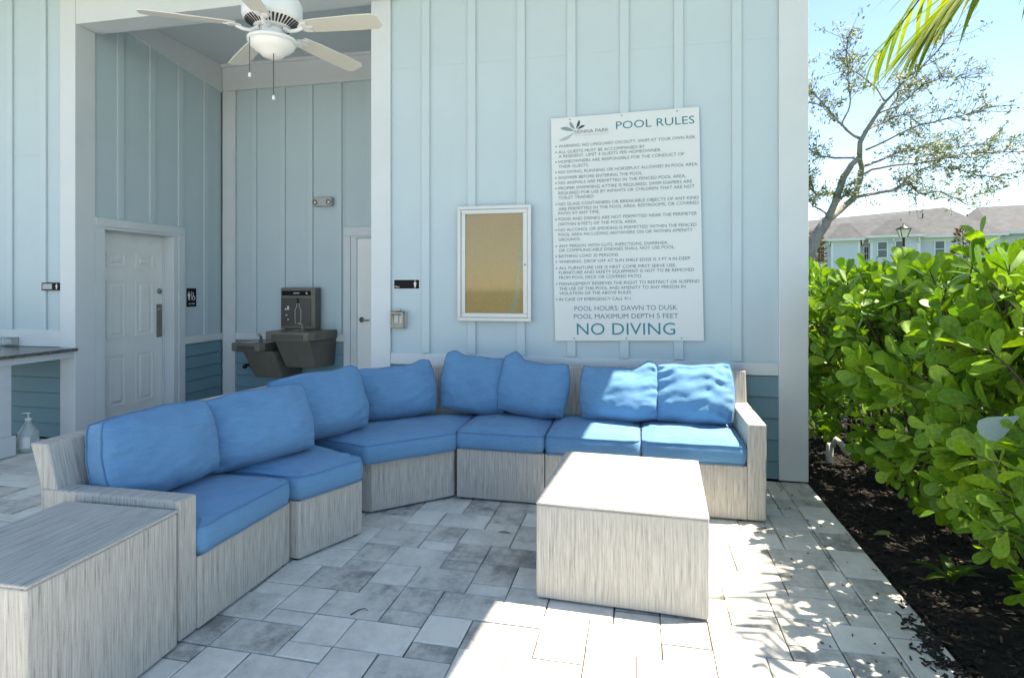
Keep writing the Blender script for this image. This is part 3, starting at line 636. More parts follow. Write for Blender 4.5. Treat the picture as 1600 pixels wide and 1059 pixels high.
# ------------------------------------------------------------------ pool rules sign
SC = Vector((-.128, 4.842, 1.967)); SM = Matrix.Translation(SC) @ Matrix.Rotation(R(-1.15), 4, 'Y')
sg = empty('pool_rules_sign', (-.128, 4.846, 1.05), 'tall white pool rules sign with teal lettering screwed to the battens', 'sign')
mk('sign_panel', MB().box(-.588, .588, 0, .005, -.918, .918).xf(SM), 'sign_panel', sg, bevel=.001)
LINES = [
    (-0.528,0.672,1.089,0.0260,'WARNING: NO LIFEGUARD ON DUTY, SWIM AT YOUR OWN RISK.','*'),
    (-0.529,0.624,0.696,0.0260,'ALL GUESTS MUST BE ACCOMPANIED BY','*'),
    (-0.529,0.588,0.822,0.0260,'A RESIDENT, LIMIT 4 GUESTS PER HOMEOWNER.',''),
    (-0.530,0.544,0.998,0.0260,'HOMEOWNERS ARE RESPONSIBLE FOR THE CONDUCT OF','*'),
    (-0.531,0.504,0.248,0.0260,'THEIR GUESTS.',''),
    (-0.532,0.458,1.104,0.0260,'NO DIVING, RUNNING OR HORSEPLAY ALLOWED IN POOL AREA.','*'),
    (-0.533,0.412,0.680,0.0260,'SHOWER BEFORE ENTERING THE POOL.','*'),
    (-0.534,0.370,1.011,0.0260,'NO ANIMALS ARE PERMITTED IN THE FENCED POOL AREA.','*'),
    (-0.535,0.325,1.058,0.0260,'PROPER SWIMMING ATTIRE IS REQUIRED, SWIM DIAPERS ARE','*'),
    (-0.535,0.285,1.077,0.0260,'REQUIRED FOR USE BY INFANTS OR CHILDREN THAT ARE NOT',''),
    (-0.536,0.247,0.287,0.0260,'TOILET TRAINED',''),
    (-0.537,0.195,1.108,0.0260,'NO GLASS CONTAINERS OR BREAKABLE OBJECTS OF ANY KIND','*'),
    (-0.538,0.155,1.108,0.0260,'ARE PERMITTED IN THE POOL AREA, RESTROOMS, OR COVERED',''),
    (-0.539,0.119,0.336,0.0260,'PATIO AT ANY TIME.',''),
    (-0.540,0.071,1.095,0.0260,'FOOD AND DRINKS ARE NOT PERMITTED NEAR THE PERIMETER','*'),
    (-0.541,0.029,0.634,0.0260,'(WITHIN 8 FEET) OF THE POOL AREA.',''),
    (-0.542,-0.017,1.092,0.0260,'NO ALCOHOL OR SMOKING IS PERMITTED WITHIN THE FENCED','*'),
    (-0.542,-0.057,1.062,0.0260,'POOL AREA INCLUDING ANYWHERE ON OR WITHIN AMENITY',''),
    (-0.543,-0.097,0.181,0.0260,'GROUNDS.',''),
    (-0.542,-0.151,0.873,0.0259,'ANY PERSON WITH CUTS, INFECTIONS, DIARRHEA,','*'),
    (-0.543,-0.187,0.928,0.0259,'OR COMMUNICABLE DISEASES SHALL NOT USE POOL.',''),
    (-0.544,-0.234,0.489,0.0259,'BATHING LOAD 20 PERSONS.','*'),
    (-0.543,-0.280,1.046,0.0259,'WARNING: DROP OFF AT SUN SHELF EDGE IS 3 FT 4 IN DEEP.','*'),
    (-0.544,-0.332,0.932,0.0259,'ALL FURNITURE USE IS FIRST COME FIRST SERVE USE.','*'),
    (-0.545,-0.370,1.070,0.0259,'FURNITURE AND SAFETY EQUIPMENT IS NOT TO BE REMOVED',''),
    (-0.545,-0.410,0.670,0.0259,'FROM POOL DECK OR COVERED PATIO.',''),
    (-0.544,-0.462,1.108,0.0259,'MANAGEMENT RESERVES THE RIGHT TO RESTRICT OR SUSPEND','*'),
    (-0.545,-0.502,1.002,0.0259,'THE USE OF THIS POOL AND AMENITY TO ANY PERSON IN',''),
    (-0.546,-0.540,0.587,0.0259,'VIOLATION OF THE ABOVE RULES.',''),
    (-0.547,-0.590,0.591,0.0259,'IN CASE OF EMERGENCY CALL 911.','*'),
    (-0.423,-0.673,0.814,0.0397,'POOL HOURS: DAWN TO DUSK','t'),
    (-0.430,-0.738,0.827,0.0397,'POOL MAXIMUM DEPTH 5 FEET','t'),
    (-0.407,-0.869,0.779,0.0991,'NO DIVING','T'),
    (-0.057,0.790,0.608,0.0645,'POOL RULES','t'),
    (-0.394,0.778,0.278,0.0298,'SIENNA PARK','k'),
    (-0.390,0.756,0.274,0.0139,'AT UNIVERSITY','g'),
]
INK = {'': 'ink_grey', '*': 'ink_grey', 't': 'ink_teal', 'T': 'ink_bright', 'k': 'ink_black', 'g': 'ink_faded'}
for u, v, wd, cap, txt, fl in LINES:
    vs, fs = text_mesh(txt, wd, cap)
    mk('text_line', ([SM @ (p + Vector((u, -.0006, v))) for p in vs], fs), INK[fl], sg)
    if fl == '*':
        mk('bullet', MB().add([SM @ Vector((u - .021 + .006 * math.cos(k * .785), -.0006, v + .012 + .006 * math.sin(k * .785))) for k in range(8)], [tuple(range(8))]), 'ink_grey', sg)
def blade(p0, p1, wd, bend):
    a = Vector((p0[0], 0, p0[1])); b = Vector((p1[0], 0, p1[1])); d = b - a; nrm = Vector((-d.z, 0, d.x)).normalized(); n = 9; up = []; lo = []
    for i in range(n + 1):
        t = i / n; c = a + d * t + nrm * bend * math.sin(math.pi * t); h = wd * math.sin(math.pi * t ** .8) * .5 + .0006
        up.append(c + nrm * h); lo.append(c - nrm * h)
    return [SM @ (p + Vector((0, -.0006, 0))) for p in up + lo[::-1]], [tuple(range(2 * n + 2))]
for p0, p1, wd, bd, mt in (((-.524, .731), (-.394, .792), .026, -.012, 'leaf_pale'), ((-.51, .832), (-.394, .80), .03, .006, 'leaf_grey'), ((-.432, .881), (-.389, .813), .024, -.004, 'leaf_grey'), ((-.351, .888), (-.38, .817), .022, .004, 'ink_grey'), ((-.306, .841), (-.371, .812), .018, -.004, 'ink_black')):
    mk('emblem_leaf', blade(p0, p1, wd, bd), mt, sg)
for x in (-.43, -.01, .42):
    for z in (-.898, .898):
        mk('screw', MB().lathe(tuple(SM @ Vector((x, 0, z))), [(.0065, 0), (.006, .002), (.001, .003)], 10, 'y'), 'nickel', sg)

# ------------------------------------------------------------------ notice case
nc = empty('notice_case', (-1.213, 4.85, 1.19), 'empty aluminium notice case with brown cork behind glass', 'notice board')
x0, x1, z0, z1 = -1.530, -.894, 1.193, 2.165
def ring(a, b, c, d, e, y0, y1): return MB().box(a, b, y0, y1, d - e, d).box(a, b, y0, y1, c, c + e).box(a, a + e, y0, y1, c + e, d - e).box(b - e, b, y0, y1, c + e, d - e)
mk('case_back', MB().box(x0 + .012, x1 - .012, 4.832, 4.8515, z0 + .012, z1 - .012), 'aluminium', nc)
mk('case_frame', ring(x0, x1, z0, z1, .030, 4.803, 4.8512), 'aluminium', nc, bevel=.003)
dd = mk('door_frame', ring(x0 + .032, x1 - .032, z0 + .032, z1 - .032, .036, 4.806, 4.828), 'aluminium', nc, bevel=.003)
mk('cork_sheet', MB().box(x0 + .06, x1 - .06, 4.825, 4.8315, z0 + .06, z1 - .06), 'cork', nc)
vs = []; fs = []; n = 18
for i in range(n + 1):
    t = i / n; zc = z0 + .075 + (z1 - z0 - .15) * t; xc = x1 - .19 + .10 * math.sin(t * 1.9) + .012 * math.sin(t * 9); wd = .055 - .02 * math.sin(t * 3.1) + .02 * t ** 4
    vs += [(xc, 4.8243, zc), (xc + wd * .5, 4.8195, zc), (xc + wd, 4.8243, zc)]
    if i: b = 3 * i; fs += [(b - 3, b - 2, b + 1, b), (b - 2, b - 1, b + 2, b + 1)]
mk('blistered_facing', (vs, fs), 'cork_film', nc, smooth=True)
mk('glass_pane', MB().box(x0 + .066, x1 - .066, 4.814, 4.817, z0 + .066, z1 - .066), 'clear_glass', dd)
mk('lock', MB().lathe((x1 - .050, 4.806, 1.665), [(.009, 0), (.009, .005), (.001, .006)], 12, 'y'), 'nickel', dd)
hm = MB()
for i in range(45): hm.box(x0 + .0305, x0 + .0335, 4.800, 4.806, z0 + .04 + i * .0198, z0 + .052 + i * .0198)
mk('hinge', hm, 'dark_metal', dd)

# ------------------------------------------------------------------ small plates and boxes on the walls
ms = empty('restroom_sign', (-2.016, 4.87, 1.465), 'small black plate reading Men with a white figure, on the bright wall', 'sign')
mk('plate_rim', MB().box(-2.140, -1.894, 4.8685, 4.8715, 1.459, 1.549), 'white_plastic', ms, bevel=.006)
mk('plate', MB().box(-2.134, -1.900, 4.8655, 4.8684, 1.465, 1.543), 'black_plastic', ms, bevel=.004)
vs, fs = text_mesh('Men', .042, .017); mk('text_line', ([(p.x - 2.126, 4.8648, p.z + 1.474) for p in vs], fs), 'white_ink', ms)
mk('figure', ([(p[0] - 1.937, 4.8648, p[2] + 1.475) for p in person_icon(.06).v], person_icon(.06).f), 'white_ink', ms)
ws = empty('restroom_sign', (-5.356, 6.183, 1.23), 'black upright restroom plate with white figures beside the alcove door', 'sign')
mk('plate', MB().box(-5.3565, -5.352, 6.104, 6.262, 1.232, 1.457), 'black_plastic', ws, bevel=.002)
def on_side(m_, y, z): return [(-5.3512, y + p[0], z + p[2]) for p in m_.v], m_.f
mk('figure', on_side(person_icon(.105), 6.140, 1.315), 'white_ink', ws)
mk('divider', MB().box(-5.3514, -5.3508, 6.178, 6.183, 1.315, 1.42), 'white_ink', ws)
wc = MB(); wc.tube([(-5.3512, 6.215 + .022 * math.cos(a * .5), 1.338 + .022 * math.sin(a * .5)) for a in range(2, 12)], .004, 5).tube([(-5.3512, 6.207, 1.385), (-5.3512, 6.209, 1.355), (-5.3512, 6.228, 1.353), (-5.3512, 6.238, 1.325)], .0045, 5).lathe((-5.3514, 6.206, 1.398), [(.008, 0), (.008, .001)], 10, 'x')
mk('wheelchair_figure', wc, 'white_ink', ws)
bd = MB()
for i in range(9):
    if i != 4: bd.box(-5.3514, -5.3506, 6.135 + i * .011, 6.142 + i * .011, 1.262, 1.275)
mk('raised_line', bd, 'white_ink', ws)
ls = empty('restroom_sign', (-5.63, 4.66, 1.445), 'small black plate with a grey field and white figure above the counter', 'sign')
mk('plate', MB().box(-5.738, -5.524, 4.6545, 4.6635, 1.445, 1.52), 'black_plastic', ls, bevel=.002)
mk('grey_field', MB().box(-5.725, -5.61, 4.6532, 4.6542, 1.456, 1.509), 'grey_plastic', ls)
mk('figure', ([(p[0] - 5.556, 4.6538, p[2] + 1.454) for p in person_icon(.056).v], person_icon(.056).f), 'white_ink', ls)
ob = empty('outlet_cover', (-2.08, 4.87, 1.12), 'clear weatherproof outlet cover under the Men plate', 'outlet')
mk('box_body', MB().box(-2.148, -2.008, 4.835, 4.8715, 1.118, 1.272), 'grey_plastic', ob, bevel=.008)
mk('lid', MB().hull8([(-2.14, 4.79, 1.13), (-2.016, 4.79, 1.13), (-2.012, 4.8345, 1.122), (-2.144, 4.8345, 1.122)], [(-2.14, 4.79, 1.262), (-2.016, 4.79, 1.262), (-2.012, 4.8345, 1.27), (-2.144, 4.8345, 1.27)]), 'clear_cover', ob, bevel=.006)
mk('lid_rib', ring(-2.138, -2.018, 1.132, 1.26, .010, 4.785, 4.7895), 'nickel', ob)
for xx in (-2.115, -2.068): mk('receptacle', MB().box(xx, xx + .035, 4.826, 4.8345, 1.165, 1.235), 'white_plastic', ob, bevel=.003)
mk('latch', MB().box(-2.105, -2.05, 4.80, 4.83, 1.2725, 1.287), 'grey_plastic', ob, bevel=.004)
oc = empty('outlet_cover', (-6.12, 4.66, .96), 'clear weatherproof outlet cover low on the wall above the counter', 'outlet')
mk('box_body', MB().box(-6.21, -6.02, 4.63, 4.6605, .905, .985), 'grey_plastic', oc, bevel=.006)
mk('lid', MB().box(-6.205, -6.025, 4.585, 4.6295, .909, .981), 'clear_cover', oc, bevel=.008)
mk('receptacle', MB().box(-6.17, -6.06, 4.622, 4.6295, .925, .965), 'white_plastic', oc, bevel=.003)
em = empty('emergency_light', (-3.88, 6.73, 2.47), 'grey twin-head emergency light on the alcove back wall', 'lamp')
mk('housing', MB().box(-4.005, -3.757, 6.66, 6.7375, 2.477, 2.59), 'grey_plastic', em, bevel=.012)
for x in (-3.975, -3.79): mk('lamp_head', MB().lathe((x, 6.6595, 2.525), [(.028, 0), (.031, .012), (.026, .022), (.001, .020)], 18, 'y'), 'steel', em, smooth=True)

# ------------------------------------------------------------------ drinking fountain
ft = empty('drinking_fountain', (-4.27, 6.70, .37), 'dark bronze two-level drinking fountain with a bottle filler', 'drinking fountain')
fp = mk('bottle_filler', MB().box(-4.405, -3.93, 6.585, 6.715, .95, 1.463), 'fountain_metal', ft, bevel=.006)
mk('alcove_recess', MB().box(-4.39, -3.985, 6.578, 6.5845, .99, 1.335), 'fountain_black', fp, bevel=.002)
mk('display_strip', MB().box(-4.385, -3.99, 6.574, 6.5845, 1.365, 1.425), 'black_plastic', fp, bevel=.003)
mk('nozzle', MB().lathe((-4.17, 6.56, 1.27), [(.012, 0), (.015, .03), (.018, .06)], 12), 'fountain_black', fp)
bo = [(-4.20, 1.02), (-4.12, 1.02), (-4.12, 1.19), (-4.142, 1.225), (-4.142, 1.262), (-4.178, 1.262), (-4.178, 1.225), (-4.20, 1.19)]
mk('bottle_figure', MB().tube([(x, 6.576, z) for x, z in bo], .003, 5, closed=True), 'white_ink', fp)
mk('status_marks', MB().box(-4.05, -4.03, 6.5725, 6.5735, 1.385, 1.405).box(-4.22, -4.14, 6.5725, 6.5735, 1.39, 1.40).box(-4.34, -4.32, 6.5765, 6.5775, 1.185, 1.205).box(-4.31, -4.285, 6.5765, 6.5775, 1.19, 1.235).box(-4.33, -4.31, 6.5765, 6.5775, 1.115, 1.13).box(-4.305, -4.29, 6.5765, 6.5775, 1.06, 1.075), 'white_ink', fp)
def basin(x0, x1, yf, z0, z1, ch):
    poly = [(x0 + .03, yf), (x1 - ch, yf), (x1 - ch * .35, yf + .06), (x1, yf + .22), (x1, 6.715), (x0, 6.715), (x0, yf + .035)]
    b = mk('basin', MB().prism(poly, z0, z1), 'fountain_metal', ft, bevel=.012, seg=3)
    cx = (x0 + x1) / 2 - .03
    mk('bowl', MB().lathe((cx, yf + .17, z1 + .0004), [(.001, .0005), (.10, .0005), (.135, .001), (.14, .003), (.142, .0015)], 28), 'steel', b, smooth=True)
    mk('bubbler', MB().tube([(cx + .045, yf + .25, z1), (cx + .045, yf + .25, z1 + .06), (cx + .035, yf + .235, z1 + .085), (cx + .01, yf + .215, z1 + .088)], [.019, .015, .017, .011], 10), 'steel', b, smooth=True)
    mk('push_bar', MB().box(x0 + .10, x1 - ch - .06, yf - .006, yf - .0005, z0 + .02, z1 - .03), 'fountain_black', b, bevel=.002)
basin(-4.372, -3.70, 6.2, .838, .945, .10)
basin(-4.837, -4.373, 6.2, .702, .80, .07)
def apron(xt0, xt1, xb0, xb1, z0, z1):
    mk('apron', MB().hull8([(xb0, 6.38, z0), (xb1, 6.38, z0), (xb1 + .05, 6.712, z0), (xb0, 6.712, z0)], [(xt0, 6.25, z1), (xt1, 6.25, z1), (xt1 + .09, 6.712, z1), (xt0, 6.712, z1)]), 'fountain_metal', ft, bevel=.012)
apron(-4.27, -3.80, -4.20, -3.79, .505, .8375); apron(-4.70, -4.28, -4.62, -4.24, .372, .7015)
mk('drain_valve', MB().tube([(-4.95, 6.7, .47), (-4.95, 6.64, .47), (-4.93, 6.60, .46)], [.022, .022, .03], 10), 'lamp_black', ft, smooth=True)

# ------------------------------------------------------------------ counter, jug
ct = empty('counter', (-6.2, 4.1, 0), 'speckled granite counter on white legs against the left wall', 'counter')
mk('granite_top', MB().box(-7.6, -5.30, 3.2, 4.6555, .862, .892), 'granite', ct, bevel=.004)
mk('apron_board', MB().box(-7.55, -5.345, 3.28, 4.654, .80, .8615), 'trim_white', ct, bevel=.003)
lg = mk('leg', MB().box(-5.75, -5.385, 3.4, 4.105, .18, .7995), 'trim_white', ct, bevel=.003)
mk('leg_base', MB().box(-5.78, -5.36, 3.37, 4.125, .004, .1795), 'trim_white', lg, bevel=.004)
jg = empty('sanitizer_jug', (-5.41, 4.27, 0), 'clear plastic jug with a white pump on the ground below the counter', 'jug')
jb = mk('jug_body', MB().lathe((-5.41, 4.27, .001), [(.07, 0), (.078, .008), (.078, .155), (.074, .175), (.028, .255), (.024, .262), (.024, .272)], 28), 'jug_plastic', jg, smooth=True)
mk('jug_label', MB().add([(-5.41 + .0795 * math.cos(a), 4.27 + .0795 * math.sin(a), z) for z in (.04, .14) for a in [R(-120 + 9 * k) for k in range(11)]], [(k, k + 1, k + 12, k + 11) for k in range(10)]), 'white_plastic', jb, smooth=True)
mk('pump', MB().lathe((-5.41, 4.27, .272), [(.027, 0), (.027, .022), (.012, .026), (.006, .03), (.006, .062), (.016, .064), (.016, .074), (.001, .076)], 18).tube([(-5.41, 4.27, .34), (-5.45, 4.255, .343), (-5.465, 4.25, .335)], [.008, .006, .005], 8), 'white_plastic', jb, smooth=True)

# ------------------------------------------------------------------ ceiling fan
FC = Vector((-2.17, 3.16, 3.01))
fn = empty('ceiling_fan', (FC.x, FC.y, ZR - .002), 'white five-blade ceiling fan with cream blades and a frosted light bowl', 'ceiling fan')
def L(prof): return MB().lathe((FC.x, FC.y, FC.z), prof, 40)
mk('downrod', MB().tube([(FC.x, FC.y, FC.z + .24), (FC.x, FC.y, ZR)], .013, 12), 'white_plastic', fn, smooth=True)
mk('canopy', MB().lathe((FC.x, FC.y, ZR - .07), [(.03, 0), (.06, .02), (.07, .068)], 24), 'white_plastic', fn, smooth=True)
mt = mk('motor_housing', L([(.07, .03), (.10, .034), (.165, .075), (.172, .09), (.172, .17), (.16, .195), (.06, .235), (.03, .25)]), 'white_plastic', fn, smooth=True)
vt = MB()
for k in range(40):
    a = 2 * math.pi * k / 40; M = Matrix.Translation(FC) @ Matrix.Rotation(a, 4, 'Z')
    vt.add(MB().hull8([(.108, -.0045, .0335), (.155, -.0065, .064), (.155, .0065, .064), (.108, .0045, .0335)], [(.107, -.0045, .0365), (.154, -.0065, .067), (.154, .0065, .067), (.107, .0045, .0365)]).xf(M).v, [(3, 2, 1, 0), (4, 5, 6, 7), (0, 1, 5, 4), (1, 2, 6, 5), (2, 3, 7, 6), (3, 0, 4, 7)])
mk('vent_slots', vt, 'wire', mt)
mk('switch_housing', L([(.062, -.035), (.07, -.03), (.07, .03)]), 'white_plastic', fn, smooth=True)
lk = mk('light_fitter', L([(.13, -.058), (.142, -.055), (.142, -.04), (.12, -.028), (.06, -.022)]), 'white_plastic', fn, smooth=True)
mk('light_bowl', L([(.001, -.150), (.035, -.147), (.062, -.135), (.078, -.118), (.10, -.104), (.126, -.082), (.134, -.06), (.13, -.0582)]), 'frosted', lk, smooth=True)
for i in range(5):
    a = R(-1 + 72 * i); M = Matrix.Translation(FC) @ Matrix.Rotation(a, 4, 'Z') @ Matrix.Rotation(R(2.0), 4, 'Y') @ Matrix.Rotation(R(-12), 4, 'X')
    out = [(.20, -.050), (.30, -.060), (.55, -.068), (.665, -.066), (.695, -.045), (.695, .045), (.665, .066), (.55, .068), (.30, .060), (.20, .050)]
    bl = mk('fan_blade', MB().prism(out, .030, .036).xf(M), 'blade_cream', fn, bevel=.0015)
    br = MB().tube([(.075, 0, .028), (.12, 0, .005), (.16, .0, .008), (.20, 0, .024)], [.014, .012, .012, .012], 8)
    br.prism([(.17, -.012), (.205, -.042), (.245, -.046), (.235, -.012), (.27, 0), (.235, .012), (.245, .046), (.205, .042), (.17, .012)], .0225, .0295)
    mk('blade_bracket', br.xf(M), 'white_plastic', bl, bevel=.002)
for x, y, z in ((-.075, -.11, -.265), (.035, -.04, -.385)):
    c = mk('pull_chain', MB().tube([FC + Vector((x * .7, y * .5, -.01)), FC + Vector((x, y, -.04)), FC + Vector((x, y, -.1)), FC + Vector((x, y, z))], .0022, 6), 'wire', fn)
    mk('chain_pull', MB().lathe(tuple(FC + Vector((x, y, z - .028))), [(.006, 0), (.009, .006), (.008, .022), (.003, .028)], 10), 'white_plastic', c, smooth=True)

# ------------------------------------------------------------------ clipped hedge of broad-leaved shrubs
def leaf_geo(kind):
    T = [0, .16, .38, .62, .84, .97]
    Wd = {0: [.025, .075, .18, .27, .285, .19], 1: [.025, .085, .20, .30, .31, .20], 2: [.03, .07, .155, .235, .25, .165]}[kind]
    cur = (.10, .02, .20)[kind]; fold = (.10, .16, .04)[kind]; vs = []; fs = []
    for t, w_ in zip(T, Wd):
        z = -cur * t * t
        vs += [(-w_, t, z + fold * w_), (0, t, z), (w_, t, z + fold * w_)]
    for i in range(5):
        a = 3 * i; fs += [(a, a + 1, a + 4, a + 3), (a + 1, a + 2, a + 5, a + 4)]
    vs.append((0, 1.045, -cur * 1.1)); fs += [(15, 16, 18), (16, 17, 18)]
    return vs, fs
LG = [leaf_geo(k) for k in range(3)]; LM = []
for vs, fs in LG:
    me = bpy.data.meshes.new('leaf'); me.from_pydata(vs, [], fs); me.materials.append(MAT['hedge_leaf']); me.polygons.foreach_set('use_smooth', [True] * len(fs)); LM.append(me)
PROF = [(1.82, .08), (1.62, .28), (1.47, .55), (1.39, .83), (1.35, 1.10), (1.36, 1.30), (1.45, 1.42), (1.66, 1.47), (1.95, 1.48), (2.35, 1.47), (2.62, 1.35), (2.75, .95), (2.7, .5), (2.55, .15)]
def prof(s):
    s *= len(PROF) - 1; i = min(int(s), len(PROF) - 2); f = s - i; a, b = PROF[i], PROF[i + 1]
    t = Vector((b[0] - a[0], b[1] - a[1])).normalized(); return a[0] + (b[0] - a[0]) * f, a[1] + (b[1] - a[1]) * f, Vector((-t.y, t.x))
SH = [(1.75, 'out-of-view leafy hedge shrub nearest the open deck, added for its shadow'), (2.55, 'leafy hedge shrub with a light reflection painted on one leaf, opposite the coffee table'), (3.3, 'leafy hedge shrub with tall upright shoots, above the small ground plant'), (4.05, 'leafy hedge shrub opposite the sofa arm'), (4.85, 'leafy hedge shrub beside the white corner board of the pool house'), (5.7, 'leafy hedge shrub above the white pipe stub'), (6.6, 'leafy hedge shrub just past the white pipe stub'), (7.6, 'leafy hedge shrub at the far end of the hedge')]  # the first shrub stands out of view, added for its shadow
random.seed(21)
def frame_of(d, twist):
    d = d.normalized(); s = d.orthogonal().normalized(); s.rotate(Matrix.Rotation(twist, 3, d)); n_ = s.cross(d)
    return Matrix((( s.x, d.x, n_.x), (s.y, d.y, n_.y), (s.z, d.z, n_.z)))
for si, (yc, lab) in enumerate(SH):
    e = empty('hedge_shrub', (1.95, yc, -.03), lab, 'shrub', 'shrubs of the hedge'); inv = world(e).inverted()
    leaves = []; stems = MB()
    half = .46
    # woody stems
    for k in range(7):
        bx, by = 1.95 + random.uniform(-.12, .12), yc + random.uniform(-.2, .2); tx, ty = 1.5 + random.random() * .8, yc + random.uniform(-.4, .4)
        stems.tube([(bx, by, -.05), (bx + (tx - bx) * .4 + random.uniform(-.05, .05), by + (ty - by) * .4, .55), (tx, ty, 1.35)], [.018, .013, .006], 6)
    nclu = (120, 225, 255, 255, 240, 215, 190, 160)[si]
    for c in range(nclu):
        s = random.random() ** .9; x, z, nn = prof(s); y = yc + random.uniform(-half, half)
        if .62 < s < .76 and random.random() < .25: continue
        bul = .11 * noise.noise((y * 1.7, z * 1.7, 4)) + .05 * noise.noise((y * 5, z * 5, 8)); dep = random.random() ** 1.5 * .48
        if 1.0 < z and random.random() < .08: dep = -random.uniform(.02, .08)
        if si == 2 and z > 1.55 and random.random() < .30: dep = -random.uniform(.05, .17)
        x += nn.x * (bul - dep); z += nn.y * (bul - dep); z = max(z, .10); x = max(x, 1.36 if y > 4.0 else 1.2); z += max(0, z - .6) * .11 * max(0, min(1, (3.6 - y) / .6))
        p = Vector((x, y, z)); up = .95 if z > 1.15 else .45
        d = Vector((nn.x * .8 + random.gauss(0, .3), random.gauss(0, .42), nn.y * .8 + up + random.gauss(0, .25))).normalized()
        Ls = random.uniform(.07, .15); q = p + d * Ls
        stems.tube([p - d * .10 - Vector((0, 0, .03)), p, q], [.0045, .0035, .002], 5, caps=False)
        pairs = random.choice((2, 3, 3, 4)); tw = random.uniform(0, 6.28); sz = random.choice((random.uniform(.08, .11), random.uniform(.10, .145), random.uniform(.12, .15)))
        for j in range(pairs):
            bp_ = p + d * Ls * (j + .3) / pairs; spread = R(66 - 46 * j / max(1, pairs - 1) + random.gauss(0, 11))
            for sd_ in (0, 1):
                a = tw + (j % 2) * math.pi / 2 + sd_ * math.pi + random.gauss(0, .2); o_ = d.orthogonal().normalized(); o_.rotate(Matrix.Rotation(a, 3, d))
                ld = (d * math.cos(spread) + o_ * math.sin(spread)).normalized(); ld = (ld + Vector((0, 0, .12))).normalized()
                # blade faces the shoot tip
                nrm = (d - ld * d.dot(ld)); nrm = nrm.normalized() if nrm.length > 1e-3 else ld.orthogonal().normalized()
                sid = ld.cross(nrm)
                k = sz * random.uniform(.75, 1.15) * (1 - .12 * (j == pairs - 1)); M3 = Matrix(((sid.x, ld.x, nrm.x), (sid.y, ld.y, nrm.y), (sid.z, ld.z, nrm.z))) @ Matrix.Rotation(random.gauss(0, .25), 3, 'Y')
                M = Matrix.Translation(bp_) @ (M3 * k * 1.05).to_4x4(); M[3][3] = 1
                leaves.append((M, random.randrange(3), bp_, dep))
    sc_ = []
    for i, (M, k, p, dep) in enumerate(leaves):
        px, py, d = cam_px(*p); ok = 1240 < px < 1620 and py < 1080 and not (px < 1262)
        sc_.append((0 if ok else 1, d + dep * 2.5, i))
    sc_.sort(); single = {i for f, d, i in sc_[:300]}
    fol = MB()
    for i, (M, k, p, dep) in enumerate(leaves):
        if i in single:
            o = bpy.data.objects.new('leaf', LM[k]); col.objects.link(o); o.matrix_basis = M; o.parent = e; o.matrix_parent_inverse = inv
        else: fol.add([M @ Vector(v) for v in LG[k][0]], LG[k][1])
    if fol.v: mk('foliage', fol, 'hedge_leaf', e, smooth=True, kind='stuff')
    mk('stems', stems, 'bark_brown', e, smooth=True, kind='stuff')
    if si == 1:
        me = LM[1].copy(); me.materials.clear(); me.materials.append(MAT['leaf_glint']); o = bpy.data.objects.new('leaf', me); col.objects.link(o)
        ld = Vector((-.45, .25, -.38)).normalized(); nr = Vector((-.5, -.85, .1)); nr = (nr - ld * nr.dot(ld)).normalized(); sd_ = ld.cross(nr)
        o.matrix_basis = Matrix.Translation((1.345, 2.50, 1.02)) @ (Matrix(((sd_.x, ld.x, nr.x), (sd_.y, ld.y, nr.y), (sd_.z, ld.z, nr.z))) * .135).to_4x4(); o.parent = e; o.matrix_parent_inverse = inv
        o['label'] = 'leaf with its light reflection painted in pale'

# ------------------------------------------------------------------ small plants and bits on the bed
pl = empty('ground_plant', (1.53, 3.38, -.02), 'low plant with pointed leaves on the mulch under the hedge', 'plant')
random.seed(8)
def pointed(L_, w_):
    vs = []; fs = []; n = 6
    for i in range(n + 1):
        t = i / n; h = w_ * math.sin(math.pi * min(1, t * .94 + .06)) ** .8; z = L_ * (.55 * t - .62 * t * t); vs += [(-h, t * L_, z + .25 * h), (0, t * L_, z), (h, t * L_, z + .25 * h)]
        if i: a = 3 * i; fs += [(a - 3, a - 2, a + 1, a), (a - 2, a - 1, a + 2, a + 1)]
    return vs, fs
for k in range(9):
    vs, fs = pointed(random.uniform(.15, .23), random.uniform(.022, .03)); M = Matrix.Translation((1.53, 3.38, .0)) @ Matrix.Rotation(k * .7 + random.uniform(-.15, .15), 4, 'Z') @ Matrix.Rotation(R(random.uniform(5, 45)), 4, 'X')
    mk('leaf', ([M @ Vector(v) for v in vs], fs), 'plant_leaf', pl, smooth=True)
mk('stem', MB().tube([(1.53, 3.38, -.03), (1.53, 3.385, .03)], [.008, .005], 6), 'bark_brown', pl)
fl = MB().add([(v[0] * .10 * 1.0, v[1] * .12, abs(v[2]) * .04) for v in LG[0][0]], LG[0][1]).xf(Matrix.Translation((1.36, 3.93, .0)) @ Matrix.Rotation(R(-60), 4, 'Z'))
tag(mk('fallen_leaf', fl, 'fallen_leaf', smooth=True), 'single green leaf fallen on the dark mulch', 'leaf')
vs, fs = pointed(.085, .012)
tag(mk('dry_leaf', ([(-.85 + v[1], 3.475 + v[0] * .7, .004 + abs(v[2]) * .4) for v in vs], fs), 'dry_leaf', smooth=True), 'curled dark dry leaf on the pavers before the corner section', 'leaf')
tag(mk('twig', MB().tube([(-1.29, 2.46, .003), (-1.275, 2.50, .004), (-1.25, 2.515, .008), (-1.225, 2.505, .004)], [.003, .0025, .002, .001], 5), 'dry_leaf'), 'small dark twig on the pavers before the arm section', 'twig')
pv = empty('pipe_stub', (1.575, 5.5, -.03), 'white plastic irrigation pipe stub in the mulch under the hedge', 'pipe')
mk('riser', MB().tube([(1.56, 5.48, -.03), (1.565, 5.485, .15)], .028, 12), 'pvc', pv, smooth=True)
